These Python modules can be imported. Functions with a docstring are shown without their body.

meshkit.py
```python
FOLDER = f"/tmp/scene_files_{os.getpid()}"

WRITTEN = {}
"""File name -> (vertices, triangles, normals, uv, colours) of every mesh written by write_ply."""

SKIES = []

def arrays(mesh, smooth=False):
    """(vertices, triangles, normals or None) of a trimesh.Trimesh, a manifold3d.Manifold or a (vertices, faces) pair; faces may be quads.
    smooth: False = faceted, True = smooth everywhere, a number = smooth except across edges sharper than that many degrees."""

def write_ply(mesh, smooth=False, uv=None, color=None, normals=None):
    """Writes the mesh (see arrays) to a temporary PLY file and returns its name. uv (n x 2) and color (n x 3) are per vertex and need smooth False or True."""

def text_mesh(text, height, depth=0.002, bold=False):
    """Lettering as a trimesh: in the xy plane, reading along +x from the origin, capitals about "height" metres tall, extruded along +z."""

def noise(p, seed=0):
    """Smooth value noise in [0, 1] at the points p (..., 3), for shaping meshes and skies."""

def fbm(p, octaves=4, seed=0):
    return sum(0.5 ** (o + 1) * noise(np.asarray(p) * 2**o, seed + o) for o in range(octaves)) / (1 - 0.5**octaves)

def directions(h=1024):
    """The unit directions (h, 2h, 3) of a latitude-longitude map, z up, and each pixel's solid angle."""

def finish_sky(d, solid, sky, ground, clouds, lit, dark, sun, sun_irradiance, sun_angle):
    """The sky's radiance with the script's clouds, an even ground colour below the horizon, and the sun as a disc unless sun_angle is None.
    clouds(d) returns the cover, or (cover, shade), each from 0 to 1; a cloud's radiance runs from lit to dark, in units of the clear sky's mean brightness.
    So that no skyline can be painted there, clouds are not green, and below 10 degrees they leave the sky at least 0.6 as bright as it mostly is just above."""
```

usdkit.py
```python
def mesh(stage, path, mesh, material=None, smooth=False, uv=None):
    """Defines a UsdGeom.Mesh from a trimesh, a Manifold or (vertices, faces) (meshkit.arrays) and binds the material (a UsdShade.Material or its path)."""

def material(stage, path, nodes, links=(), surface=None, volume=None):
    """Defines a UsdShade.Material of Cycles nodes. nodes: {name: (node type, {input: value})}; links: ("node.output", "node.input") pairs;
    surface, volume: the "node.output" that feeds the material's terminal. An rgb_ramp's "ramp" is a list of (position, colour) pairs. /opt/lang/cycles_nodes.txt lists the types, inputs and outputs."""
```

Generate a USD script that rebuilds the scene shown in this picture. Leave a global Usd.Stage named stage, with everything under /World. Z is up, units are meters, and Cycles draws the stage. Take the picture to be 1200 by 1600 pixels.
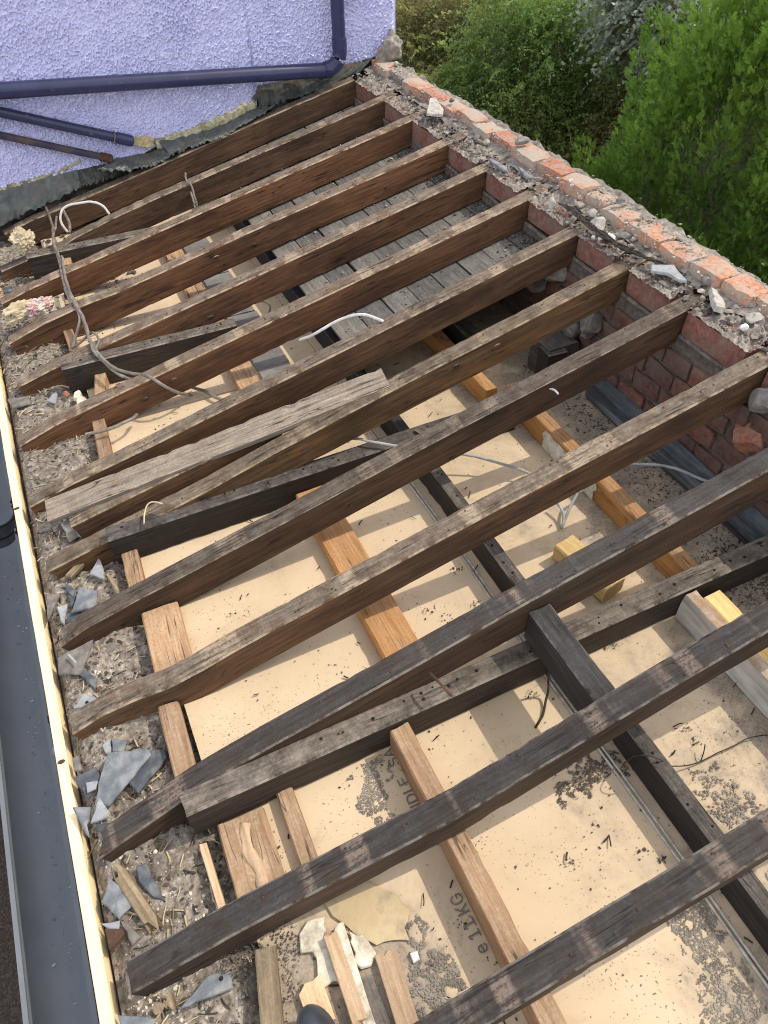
import math, random
import numpy as np, trimesh, usdkit, meshkit
from meshkit import fbm, noise
from pxr import Usd, UsdGeom, UsdLux, UsdShade, Gf, Sdf, Vt

S = 0.67                       # the plan below is drawn in units of 0.67 m (one rafter depth = 0.15)
stage = Usd.Stage.CreateInMemory()
UsdGeom.SetStageUpAxis(stage, 'Z'); UsdGeom.SetStageMetersPerUnit(stage, 1.0)
UsdGeom.Xform.Define(stage, '/World'); UsdGeom.Scope.Define(stage, '/World/Looks')
RNG = np.random.default_rng(7); random.seed(7)

# ------------------------------------------------------------------ camera, sky, sun, exposure
F = 1121.9066
CM = np.array([[0.9036316699, -0.4280396198, -0.0152279027], [-0.321266481, -0.6538530707, -0.685028474], [0.2832625166, 0.6239056386, -0.7283571245]])
CC = np.array([0.9288985338, -1.2911473719, 2.188029315])
cam = UsdGeom.Camera.Define(stage, '/World/camera')
cam.CreateHorizontalApertureAttr(36.0); cam.CreateVerticalApertureAttr(48.0); cam.CreateFocalLengthAttr(F / 1200 * 36)
cam.CreateClippingRangeAttr(Gf.Vec2f(0.02, 5000)); cam.CreateFStopAttr(0.0)
_m = np.eye(4); _m[0, :3], _m[1, :3], _m[2, :3], _m[3, :3] = CM[0], -CM[1], -CM[2], CC * S
cam.AddTransformOp().Set(Gf.Matrix4d(_m.tolist()))
cam.CreateExposureAttr(0.58)
SUN = np.array([0.75, -0.035, 1.0]); SUN /= np.linalg.norm(SUN)
sun = UsdLux.DistantLight.Define(stage, '/World/sun')
sun.CreateIntensityAttr(0.56); sun.CreateAngleAttr(0.6); sun.CreateNormalizeAttr(True) if hasattr(sun, 'CreateNormalizeAttr') else None
sun.CreateColorAttr(Gf.Vec3f(1.0, 0.93, 0.82))
_r = np.cross([0, 1, 0], SUN); _r /= np.linalg.norm(_r); _u = np.cross(SUN, _r)
_m = np.eye(4); _m[0, :3], _m[1, :3], _m[2, :3] = _r, _u, SUN
sun.AddTransformOp().Set(Gf.Matrix4d(_m.tolist()))
sky = UsdLux.DomeLight.Define(stage, '/World/sky')
skym = usdkit.material(stage, '/World/Looks/sky', {
    's': ('sky_texture', {'sky_type': 'single_scattering', 'sun_disc': False, 'sun_elevation': float(math.asin(SUN[2])), 'sun_rotation': float(math.atan2(SUN[0], SUN[1])), 'aerosol_density': 2.5}),
    'n': ('noise_texture', {'scale': 2.2, 'detail': 6.0, 'roughness': 0.55}), 'tc': ('texture_coordinate', {}),
    'r': ('rgb_ramp', {'ramp': [(0.0, (0, 0, 0)), (0.42, (0, 0, 0)), (0.62, (1, 1, 1)), (1.0, (1, 1, 1))]}),
    'mx': ('mix', {'color2': (9.0, 9.0, 9.3)}),
    'b': ('background_shader', {'strength': 0.15})},
    [('tc.generated', 'n.vector'), ('n.fac', 'r.fac'), ('r.color', 'mx.fac'), ('s.color', 'mx.color1'), ('mx.color', 'b.color')], surface='b.background')
UsdShade.MaterialBindingAPI.Apply(sky.GetPrim()).Bind(skym)

# ------------------------------------------------------------------ helpers
def ray(px, py): return CM.T @ np.array([(px - 600) / F, (py - 800) / F, 1.0])
def atz(px, py, z=0.0):
    """the point of the horizontal plane z that the survey photograph shows at px, py"""
    r = ray(px, py); return CC + r * (z - CC[2]) / r[2]
def aty(px, py, y):
    r = ray(px, py); return CC + r * (y - CC[1]) / r[1]
def atx(px, py, x):
    r = ray(px, py); return CC + r * (x - CC[0]) / r[0]
TA = math.tan(math.radians(12.385))
def atroof(px, py, dz=0.0):
    r = ray(px, py); n = np.array([-TA, 0, 1.0]); return CC + r * (dz - n @ CC) / (n @ r)

_seed = [100]
def seed(): _seed[0] += 1; return _seed[0]
_names = {}
def numbered(path):
    k = _names.get(path, 0); _names[path] = k + 1
    return path if k == 0 else f'{path}_{k:03d}'
def mat4(O, X, Y, Z):
    m = np.eye(4); m[0, :3], m[1, :3], m[2, :3], m[3, :3] = X, Y, Z, np.asarray(O, float) * S
    return Gf.Matrix4d(m.tolist())
def tag(p, label=None, cat=None, group=None, kind=None):
    p = p.GetPrim() if hasattr(p, 'GetPrim') else p
    for k, v in (('label', label), ('category', cat), ('group', group), ('kind', kind)):
        if v: p.SetCustomDataByKey(k, v)
    return p
def obj(name, mesh, mat, parent=None, frame=None, smooth=30, label=None, cat=None, group=None, kind=None):
    base = '/World' if parent is None else str(parent.GetPath())
    v, f = (mesh.vertices, mesh.faces) if hasattr(mesh, 'vertices') else mesh
    m = usdkit.mesh(stage, numbered(f'{base}/{name}'), (np.asarray(v, float) * S, np.asarray(f, int)), M[mat] if isinstance(mat, str) else mat, smooth=smooth)
    if frame is not None: m.AddTransformOp().Set(mat4(*frame))
    return tag(m, label, cat, group, kind)
def thing(name, label, cat, O=(0, 0, 0), frame=None, group=None, kind=None):
    x = UsdGeom.Xform.Define(stage, numbered(f'/World/{name}'))
    x.AddTransformOp().Set(mat4(*(frame or (O, (1, 0, 0), (0, 1, 0), (0, 0, 1)))))
    return tag(x, label, cat, group, kind)
def join(parts):
    vs, fs, n = [], [], 0
    for p in parts:
        v, f = (p.vertices, p.faces) if hasattr(p, 'vertices') else p
        vs.append(np.asarray(v, float)); fs.append(np.asarray(f, int) + n); n += len(v)
    return np.vstack(vs), np.vstack(fs)
def shift(mesh, t):
    v, f = (mesh.vertices, mesh.faces) if hasattr(mesh, 'vertices') else mesh
    return np.asarray(v, float) + np.asarray(t, float), np.asarray(f)
def tube(pts, r, sides=8, cap=True):
    p = np.asarray(pts, float); r = np.broadcast_to(r, (len(p),))
    t = np.gradient(p, axis=0); t /= np.linalg.norm(t, axis=1, keepdims=True) + 1e-12
    a = np.cross(t, np.where(np.abs(t[:, 2:]) < 0.9, [0, 0, 1.0], [1.0, 0, 0])); a /= np.linalg.norm(a, axis=1, keepdims=True) + 1e-12
    b = np.cross(t, a); ang = np.arange(sides) * 2 * np.pi / sides
    v = (p[:, None] + r[:, None, None] * (np.cos(ang)[None, :, None] * a[:, None] + np.sin(ang)[None, :, None] * b[:, None])).reshape(-1, 3)
    i, j = np.meshgrid(np.arange(len(p) - 1), np.arange(sides), indexing='ij')
    q = np.stack([i * sides + j, i * sides + (j + 1) % sides, (i + 1) * sides + (j + 1) % sides, (i + 1) * sides + j], -1).reshape(-1, 4)
    f = np.vstack([q[:, [0, 2, 1]], q[:, [0, 3, 2]]])
    if cap:
        n = len(v); v = np.vstack([v, p[0], p[-1]]); k = np.arange(sides)
        f = np.vstack([f, np.c_[np.full(sides, n), k, (k + 1) % sides], np.c_[np.full(sides, n + 1), len(p) * sides - sides + (k + 1) % sides, len(p) * sides - sides + k]])
    return v, f
def spline(pts, n=40):
    from scipy.interpolate import CubicSpline
    p = np.asarray(pts, float); d = np.r_[0, np.cumsum(np.linalg.norm(np.diff(p, axis=0), axis=1) ** 0.6)]
    return CubicSpline(d, p, bc_type='natural')(np.linspace(0, d[-1], n))
def lumpy(mesh, amp, freq):
    m = trimesh.Trimesh(*mesh, process=False); s = seed()
    return m.vertices + m.vertex_normals * ((fbm(m.vertices * freq + s, 4, s) - .5) * 2 * amp)[:, None], m.faces
def grid(fx, nu, nv):
    """mesh over the unit square; fx(u, v) -> points"""
    u, v = np.meshgrid(np.linspace(0, 1, nu), np.linspace(0, 1, nv), indexing='ij')
    p = fx(u, v).reshape(-1, 3)
    i, j = np.meshgrid(np.arange(nu - 1), np.arange(nv - 1), indexing='ij')
    a = i * nv + j
    q = np.stack([a, a + nv, a + nv + 1, a + 1], -1).reshape(-1, 4)
    return p, np.vstack([q[:, [0, 1, 2]], q[:, [0, 2, 3]]])

def beam_mesh(L, w, h, rough=0.002, step=0.03, chip=0.004, top=None, side=None, depth=None, jag=0.0):
    """rough sawn timber: x 0..L, y -w/2..w/2, z -h..0, worn corners, split ends"""
    s = seed(); c = min(0.0055, w * .07, h * .1)
    ring = []
    def edge(a, b, n):
        for k in range(n): ring.append((a[0] + (b[0] - a[0]) * k / n, a[1] + (b[1] - a[1]) * k / n))
    W, H = w / 2, h
    P = [(-W + c, 0), (W - c, 0), (W, -c), (W, -H + c), (W - c, -H), (-W + c, -H), (-W, -H + c), (-W, -c)]
    for k in range(8): edge(P[k], P[(k + 1) % 8], 3 if k % 2 == 0 else 1)
    ring = np.array(ring); k = len(ring); n = max(3, int(L / step)) + 1
    xs = np.linspace(0, L, n)
    cen = np.array([0, -H / 2]); out = ring - cen; out /= np.abs(out).max(0); out /= np.linalg.norm(out, axis=1, keepdims=True)
    X = np.repeat(xs, k); YZ = np.tile(ring, (n, 1)); O = np.tile(out, (n, 1))
    q = np.c_[X * 4, YZ * 22] + s * 7.3
    d = (fbm(q, 3, s) - .5) * 2 * rough
    corner = np.abs(O[:, 0] * O[:, 1]) > .35
    chipn = np.maximum(0, noise(np.c_[X * 34, YZ * 9] + s * 3.1, s) - .66) * chip * 4
    d -= np.where(corner, chipn, chipn * .12)
    YZ = YZ + O * d[:, None]
    f_ = np.clip(1 + YZ[:, 1] / H, 0, 1)
    if top is not None: YZ[:, 1] += np.interp(X, *np.array(top, float).T) * f_
    if depth is not None: YZ[:, 1] += np.interp(X, *np.array(depth, float).T) * (1 - f_)
    if side is not None: YZ[:, 0] += np.interp(X, *np.array(side, float).T)
    YZ[:, 0] += (noise(np.c_[X * 1.3, X * 0, X * 0] + s, s) - .5) * .012
    if jag:
        e = np.clip(1 - np.minimum(X, L - X) / .05, 0, 1); X = X + np.where(X < L / 2, 1, -1) * e * jag * noise(np.c_[YZ * 60, YZ[:, :1]] + s, s)
    else:
        e = (X < 1e-9) * 1.0 - (X > L - 1e-9); X = X + e * (noise(np.c_[YZ * 40, YZ[:, :1]] + s, s)) * .006
    v = np.c_[X, YZ]
    i, j = np.meshgrid(np.arange(n - 1), np.arange(k), indexing='ij')
    a = i * k + j; b = i * k + (j + 1) % k
    qd = np.stack([a, a + k, b + k, b], -1).reshape(-1, 4)
    f = [qd[:, [0, 1, 2]], qd[:, [0, 2, 3]]]
    nv = len(v); v = np.vstack([v, v[:k].mean(0), v[-k:].mean(0)]); kk = np.arange(k)
    f += [np.c_[np.full(k, nv), kk, (kk + 1) % k], np.c_[np.full(k, nv + 1), (n - 1) * k + (kk + 1) % k, (n - 1) * k + kk]]
    return v, np.vstack(f)
def beam(name, A, B, w, h, mat, label, cat='timber', group=None, parent=None, roll=0.0, kind=None, as_thing=False, **kw):
    """A, B: middle of the timber's top at its two ends"""
    A, B = np.asarray(A, float), np.asarray(B, float); d = B - A; L = np.linalg.norm(d); d /= L
    up = np.array([0, 0, 1.0]) - d * d[2]; up /= np.linalg.norm(up); y = np.cross(up, d)
    if roll: up, y = up * math.cos(roll) + y * math.sin(roll), y * math.cos(roll) - up * math.sin(roll)
    fr = (A, d, y, up)
    if as_thing:
        t = thing(name, label, cat, frame=fr, group=group)
        return t, L, kw
    return obj(name, beam_mesh(L, w, h, **kw), mat, parent, fr, label=label, cat=cat, group=group, kind=kind)
def xb(name, x0, x1, yc, zt, w, h, mat, label, **k): return beam(name, (x0, yc, zt), (x1, yc, zt), w, h, mat, label, **k)
def yb(name, xc, y0, y1, zt, w, h, mat, label, **k): return beam(name, (xc, y0, zt), (xc, y1, zt), w, h, mat, label, **k)

def rock(size, sq=(1, 1, 1), rough=.28, sub=2, facet=True):
    s = seed(); m = trimesh.creation.icosphere(subdivisions=sub, radius=1.0); v = np.array(m.vertices)
    r = np.random.default_rng(s)
    for _ in range(9):                                   # knock flats off
        n = r.normal(size=3); n /= np.linalg.norm(n); t = r.uniform(.55, .85); dd = v @ n
        v = v - np.maximum(0, dd - t)[:, None] * n
    v *= (1 + (fbm(v * 1.7 + s, 3, s) - .5) * rough)[:, None]
    return v * size * np.array(sq), np.array(m.faces)
def rot(ax, ang):
    return trimesh.transformations.rotation_matrix(ang, ax)[:3, :3]
def slab(poly, th, jit=.0015, tilt=None, c=None):
    """flat broken piece from an outline (n x 2, counter-clockwise or not), split edges; stands at its own middle"""
    p = np.asarray(poly, float); c = p.mean(0) if c is None else c; p = p - c
    if np.sum(p[:, 0] * np.roll(p[:, 1], -1) - p[:, 1] * np.roll(p[:, 0], -1)) < 0: p = p[::-1]
    s = seed(); r = np.random.default_rng(s); q = []
    for k in range(len(p)):
        a, b = p[k], p[(k + 1) % len(p)]; n = max(1, int(np.linalg.norm(b - a) / .018))
        for t in range(n): q.append(a + (b - a) * t / n + (r.normal(size=2) * jit if t else 0))
    q = np.array(q); m = len(q); ins = q * (1 - .0035 / np.maximum(np.linalg.norm(q, axis=1, keepdims=True), .004))
    top = np.c_[ins, np.full(m, th) + (noise(np.c_[q * 30, q[:, :1]] + s, s) - .5) * th * .3]; mid = np.c_[q, np.full(m, th * .6)]; bot = np.c_[q, np.zeros(m)]
    v = np.vstack([top, mid, bot, [[0, 0, th]], [[0, 0, 0]]]); k = np.arange(m); k1 = (k + 1) % m
    f = [np.c_[k, k1, np.full(m, 3 * m)], np.c_[2 * m + k1, 2 * m + k, np.full(m, 3 * m + 1)]]
    for a, b in ((0, m), (m, 2 * m)): f += [np.c_[a + k, b + k, b + k1], np.c_[a + k, b + k1, a + k1]]
    v, f = v, np.vstack(f)
    if tilt is not None: v = v @ tilt.T
    return v, f
def ngon_ok(poly): return poly

# ------------------------------------------------------------------ materials
M = {}
def material(name, nodes, links, surface='p.BSDF'):
    M[name] = usdkit.material(stage, '/World/Looks/' + name, nodes, links, surface=surface)
def wood(name, dark, mid, light, dust=(.2, .17, .13), dusty=.8, stain=.5, mark=0.0, markcol=(.30, .22, .14), rough=.75, warm=None, worn=None, crack=.0, grain=1.0):
    """grain along the timber, stains, and dust that has settled on whatever faces up"""
    n = {
        'tc': ('texture_coordinate', {}), 'oi': ('object_info', {}), 'of': ('vector_math', {'math_type': 'scale', 'vector1': (37.0, 11.0, 23.0)}),
        'ad': ('vector_math', {'math_type': 'add'}),
        'mp': ('mapping', {'scale': (7.0 * grain, 130.0 * grain, 130.0 * grain)}), 'g': ('noise_texture', {'scale': 1.0, 'detail': 5.0, 'roughness': .6, 'distortion': .6}),
        'gr': ('rgb_ramp', {'ramp': [(.25, dark), (.5, mid), (.75, light)]}),
        'mp2': ('mapping', {'scale': (5.0, 14.0, 14.0)}), 'st': ('noise_texture', {'scale': 1.0, 'detail': 6.0, 'roughness': .62}),
        'sr': ('rgb_ramp', {'ramp': [(.38, (0, 0, 0)), (.66, (1, 1, 1))]}), 'sm': ('math', {'math_type': 'multiply', 'value2': stain}),
        'mx1': ('mix', {'color2': tuple(x * .45 for x in dark)}),
        'ge': ('geometry', {}), 'sz': ('separate_xyz', {}), 'nz': ('map_range', {'from_min': .45, 'from_max': .9, 'to_min': 0.0, 'to_max': 1.0, 'clamp': True}),
        'dn': ('noise_texture', {'scale': 26.0, 'detail': 7.0, 'roughness': .7}), 'dr': ('rgb_ramp', {'ramp': [(.36, (1 - .75, ) * 3), (.62, (1, 1, 1))]}),
        'd1': ('math', {'math_type': 'multiply'}), 'd2': ('math', {'math_type': 'multiply', 'value2': dusty}),
        'dv': ('noise_texture', {'scale': 150.0, 'detail': 5.0, 'roughness': .7}), 'dg': ('mix_float', {'fac': .5}), 'dc': ('rgb_ramp', {'ramp': [(.32, tuple(x * .42 for x in dust)), (.47, tuple(x * .85 for x in dust)), (.56, tuple(x * 1.12 for x in dust)), (.70, tuple(min(.8, x * 1.75) for x in dust))]}),
        'mx2': ('mix', {}),
        'bm': ('bump', {'strength': .5, 'distance': .004}), 'hs': ('math', {'math_type': 'multiply_add', 'value2': .6}),
        'p': ('principled_bsdf', {'roughness': rough, 'specular_ior_level': .25})}
    l = [('oi.random', 'of.scale'), ('tc.object', 'ad.vector1'), ('of.vector', 'ad.vector2'), ('ad.vector', 'mp.vector'), ('mp.vector', 'g.vector'), ('g.fac', 'gr.fac'),
         ('ad.vector', 'mp2.vector'), ('mp2.vector', 'st.vector'), ('st.fac', 'sr.fac'), ('sr.color', 'sm.value1'), ('sm.value', 'mx1.fac'), ('gr.color', 'mx1.color1'),
         ('ge.normal', 'sz.vector'), ('sz.z', 'nz.value'), ('ad.vector', 'dn.vector'), ('dn.fac', 'dr.fac'), ('dr.color', 'd1.value1'), ('nz.result', 'd1.value2'), ('d1.value', 'd2.value1'),
         ('ad.vector', 'dv.vector'), ('dv.fac', 'dg.a'), ('g.fac', 'dg.b'), ('dg.result', 'dc.fac'), ('dc.color', 'mx2.color2'), ('d2.value', 'mx2.fac'), ('mx1.color', 'mx2.color1'),
         ('g.fac', 'hs.value1'), ('dv.fac', 'hs.value3'), ('hs.value', 'bm.height'), ('bm.normal', 'p.normal')]
    last = 'mx2.color'
    if mark:                                             # paler patches where battens were nailed across
        n.update({'mk': ('mapping', {'scale': (11.0, .6, .6)}), 'mn': ('noise_texture', {'scale': 1.0, 'detail': 3.0, 'roughness': .5}), 'mr': ('rgb_ramp', {'ramp': [(.58, (0, 0, 0)), (.63, (1, 1, 1))]}),
                  'm1': ('math', {'math_type': 'multiply'}), 'm0': ('math', {'math_type': 'multiply'}), 'mb': ('rgb_ramp', {'ramp': [(.42, (.12, .12, .12)), (.56, (1, 1, 1))]}), 'm2': ('math', {'math_type': 'multiply', 'value2': mark}), 'mx3': ('mix', {'color2': markcol})})
        l += [('ad.vector', 'mk.vector'), ('mk.vector', 'mn.vector'), ('mn.fac', 'mr.fac'), ('dg.result', 'mb.fac'), ('mr.color', 'm0.value1'), ('mb.color', 'm0.value2'), ('m0.value', 'm1.value1'), ('nz.result', 'm1.value2'), ('m1.value', 'm2.value1'), ('m2.value', 'mx3.fac'), (last, 'mx3.color1')]
        last = 'mx3.color'
    if warm:                                             # patches where the old surface still shows its colour
        n.update({'wm': ('mapping', {'scale': (2.2, 9.0, 9.0), 'location': (3.1, 1.7, .4)}), 'wn': ('noise_texture', {'scale': 1.0, 'detail': 5.0, 'roughness': .6}), 'wr': ('rgb_ramp', {'ramp': [(.42, (0, 0, 0)), (.68, (.65, .65, .65))]}),
                  'wi': ('math', {'math_type': 'subtract', 'value1': 1.0}), 'wk': ('math', {'math_type': 'multiply'}), 'wg': ('mix', {'mix_type': 'multiply', 'fac': 1.0, 'color1': tuple(x * 1.9 for x in warm)}), 'wgr': ('rgb_ramp', {'ramp': [(.25, (.25,) * 3), (.5, (.53,) * 3), (.75, (.8,) * 3)]}), 'mx4': ('mix', {})})
        l += [('ad.vector', 'wm.vector'), ('wm.vector', 'wn.vector'), ('wn.fac', 'wr.fac'), ('nz.result', 'wi.value2'), ('wr.color', 'wk.value1'), ('wi.value', 'wk.value2'), ('wk.value', 'mx4.fac'), ('g.fac', 'wgr.fac'), ('wgr.color', 'wg.color2'), ('wg.color', 'mx4.color2'), (last, 'mx4.color1')]
        last = 'mx4.color'
    if crack:
        n.update({'km': ('mapping', {'scale': (2.4, 46.0, 46.0), 'location': (1.3, 5.0, 2.0)}), 'kn': ('noise_texture', {'scale': 1.0, 'detail': 3.0, 'roughness': .5, 'distortion': .5}), 'kr': ('rgb_ramp', {'ramp': [(.480, (0, 0, 0)), (.497, (crack,) * 3), (.503, (crack,) * 3), (.520, (0, 0, 0))]}),
                  'k2': ('noise_texture', {'scale': 9.0, 'detail': 2.0}), 'kr2': ('rgb_ramp', {'ramp': [(.45, (0, 0, 0)), (.58, (1, 1, 1))]}), 'kk': ('math', {'math_type': 'multiply'}), 'mx5': ('mix', {'color2': (.010, .007, .005)})})
        l += [('ad.vector', 'km.vector'), ('km.vector', 'kn.vector'), ('kn.fac', 'kr.fac'), ('ad.vector', 'k2.vector'), ('k2.fac', 'kr2.fac'), ('kr.color', 'kk.value1'), ('kr2.color', 'kk.value2'), ('kk.value', 'mx5.fac'), (last, 'mx5.color1')]
        last = 'mx5.color'
    if worn:                                             # paler bruised wood along the arrises
        n.update({'e1': ('map_range', {'from_min': .35, 'from_max': .6, 'to_min': 0.0, 'to_max': 1.0, 'clamp': True}), 'e2': ('map_range', {'from_min': .82, 'from_max': .93, 'to_min': 1.0, 'to_max': 0.0, 'clamp': True}), 'e3': ('math', {'math_type': 'multiply'}),
                  'en': ('rgb_ramp', {'ramp': [(.40, (.0, .0, .0)), (.58, (.9, .9, .9))]}), 'e4': ('math', {'math_type': 'multiply'}), 'mx6': ('mix', {'color2': worn})})
        l += [('sz.z', 'e1.value'), ('sz.z', 'e2.value'), ('e1.result', 'e3.value1'), ('e2.result', 'e3.value2'), ('dn.fac', 'en.fac'), ('e3.value', 'e4.value1'), ('en.color', 'e4.value2'), ('e4.value', 'mx6.fac'), (last, 'mx6.color1')]
        last = 'mx6.color'
    n.update({'vr': ('rgb_ramp', {'ramp': [(0, (.68, .68, .70)), (.5, (1, 1, 1)), (1, (1.28, 1.24, 1.18))]}), 'vm': ('mix', {'mix_type': 'multiply', 'fac': 1.0})})
    l += [('oi.random', 'vr.fac'), (last, 'vm.color1'), ('vr.color', 'vm.color2')]; last = 'vm.color'
    l.append((last, 'p.base_color'))
    material(name, n, l)
wood('old_brown', (.034, .018, .010), (.072, .039, .021), (.13, .078, .045), dust=(.165, .138, .104), dusty=.9, stain=.7, mark=.6, markcol=(.36, .28, .19), warm=(.14, .072, .034), worn=(.33, .26, .18), crack=.9)
wood('old_red', (.044, .020, .010), (.095, .045, .022), (.16, .085, .045), dust=(.19, .158, .118), dusty=.92, stain=.6, mark=.6, markcol=(.40, .31, .21), warm=(.17, .078, .034), worn=(.40, .31, .21), crack=.9)
wood('old_honey', (.055, .029, .013), (.125, .070, .031), (.20, .122, .06), dust=(.23, .19, .135), dusty=.8, stain=.7, mark=.6, markcol=(.38, .29, .18), warm=(.27, .135, .05), worn=(.42, .32, .2), crack=.9)
wood('old_black', (.020, .014, .010), (.043, .028, .018), (.08, .052, .033), dust=(.047, .045, .043), dusty=.92, stain=.6, mark=.8, markcol=(.20, .15, .115), warm=(.085, .046, .024), worn=(.19, .165, .135), crack=.9)
wood('old_grey', (.05, .042, .036), (.10, .085, .072), (.17, .15, .13), dust=(.17, .155, .135), dusty=.85, stain=.5)
wood('tie_dark', (.016, .012, .010), (.033, .025, .019), (.062, .048, .037), dust=(.15, .132, .11), dusty=.92, stain=.4, worn=(.22, .19, .155), crack=.9)
wood('charred', (.010, .009, .008), (.021, .018, .016), (.045, .039, .034), dust=(.045, .043, .042), dusty=.85, stain=.3, worn=(.13, .115, .10), crack=.9)
wood('orange_pine', (.32, .135, .038), (.47, .22, .065), (.57, .31, .12), dust=(.40, .26, .15), dusty=.6, stain=.25, rough=.6, crack=.6)
wood('brown_pine', (.22, .12, .058), (.34, .20, .105), (.44, .285, .165), dust=(.40, .29, .185), dusty=.6, stain=.55, rough=.7, warm=(.30, .16, .075), crack=.8)
wood('yellow_pine', (.5, .31, .10), (.62, .42, .16), (.72, .53, .25), dust=(.62, .46, .24), dusty=.4, stain=.04, rough=.6)
wood('pale_strip', (.66, .5, .27), (.76, .62, .37), (.82, .71, .47), dust=(.76, .63, .38), dusty=.3, stain=.03, rough=.55, grain=.7)
wood('lath_tan', (.42, .26, .14), (.56, .38, .22), (.66, .48, .30), dust=(.55, .41, .27), dusty=.5, stain=.15)
wood('rotten', (.10, .07, .04), (.22, .16, .09), (.36, .28, .17), dust=(.26, .21, .14), dusty=.6, stain=.8)
wood('boarding_grey', (.07, .066, .06), (.12, .112, .10), (.18, .17, .155), dust=(.185, .172, .15), dusty=.85, stain=.55)
wood('plank_grey', (.085, .07, .055), (.15, .125, .10), (.23, .195, .16), dust=(.235, .195, .15), dusty=.85, stain=.5, worn=(.38, .33, .26), crack=.9)
wood('white_side', (.36, .33, .28), (.56, .53, .47), (.68, .65, .59), dust=(.34, .19, .09), dusty=.9, stain=.75)
wood('sooty_plate', (.022, .024, .026), (.11, .125, .135), (.40, .42, .42), dust=(.22, .25, .265), dusty=.45, stain=.75, grain=.3)

def simple(name, ramp, scale=30, detail=6, bump=.3, dist=.003, rough=.85, spec=.25, coord='position', distort=0.0, second=None, vor=None):
    n = {'ge': ('geometry', {}), 'tc': ('texture_coordinate', {}), 'n': ('noise_texture', {'scale': scale, 'detail': detail, 'roughness': .62, 'distortion': distort}),
         'r': ('rgb_ramp', {'ramp': ramp}), 'bm': ('bump', {'strength': bump, 'distance': dist}), 'p': ('principled_bsdf', {'roughness': rough, 'specular_ior_level': spec})}
    src = 'ge.position' if coord == 'position' else 'tc.object'
    l = [(src, 'n.vector'), ('n.fac', 'r.fac'), ('n.fac', 'bm.height'), ('bm.normal', 'p.normal')]
    last = 'r.color'
    if second:                                           # (scale, low, high, colour, amount)
        sc, lo, hi, col, amt = second
        n.update({'n2': ('noise_texture', {'scale': sc, 'detail': 7.0, 'roughness': .65}), 'r2': ('rgb_ramp', {'ramp': [(lo, (0, 0, 0)), (hi, (amt, amt, amt))]}), 'm2': ('mix', {'color2': col})})
        l += [(src, 'n2.vector'), ('n2.fac', 'r2.fac'), ('r2.color', 'm2.fac'), (last, 'm2.color1')]; last = 'm2.color'
    l.append((last, 'p.base_color')); material(name, n, l)
simple('brick_red', [(.3, (.09, .038, .028)), (.5, (.165, .065, .047)), (.7, (.24, .115, .085))], 55, bump=.6, second=(14, .42, .66, (.16, .12, .092), .85))
simple('slab_grey', [(.3, (.13, .122, .11)), (.5, (.175, .165, .15)), (.7, (.22, .21, .19))], 20, bump=.15, second=(9, .5, .7, (.10, .092, .08), .6))
simple('brick_dusty', [(.3, (.065, .034, .027)), (.5, (.115, .058, .045)), (.7, (.165, .09, .07))], 55, bump=.7, dist=.004, second=(14, .42, .64, (.125, .098, .078), .9))
simple('brick_orange', [(.3, (.30, .125, .07)), (.5, (.44, .205, .12)), (.7, (.54, .33, .215))], 85, bump=1.0, dist=.005, second=(13, .40, .55, (.36, .305, .24), .92))
simple('brick_core', [(.3, (.26, .10, .065)), (.5, (.37, .155, .095)), (.7, (.45, .23, .15))], 80, bump=.9, dist=.005, second=(20, .46, .62, (.30, .25, .19), .85))
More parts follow.
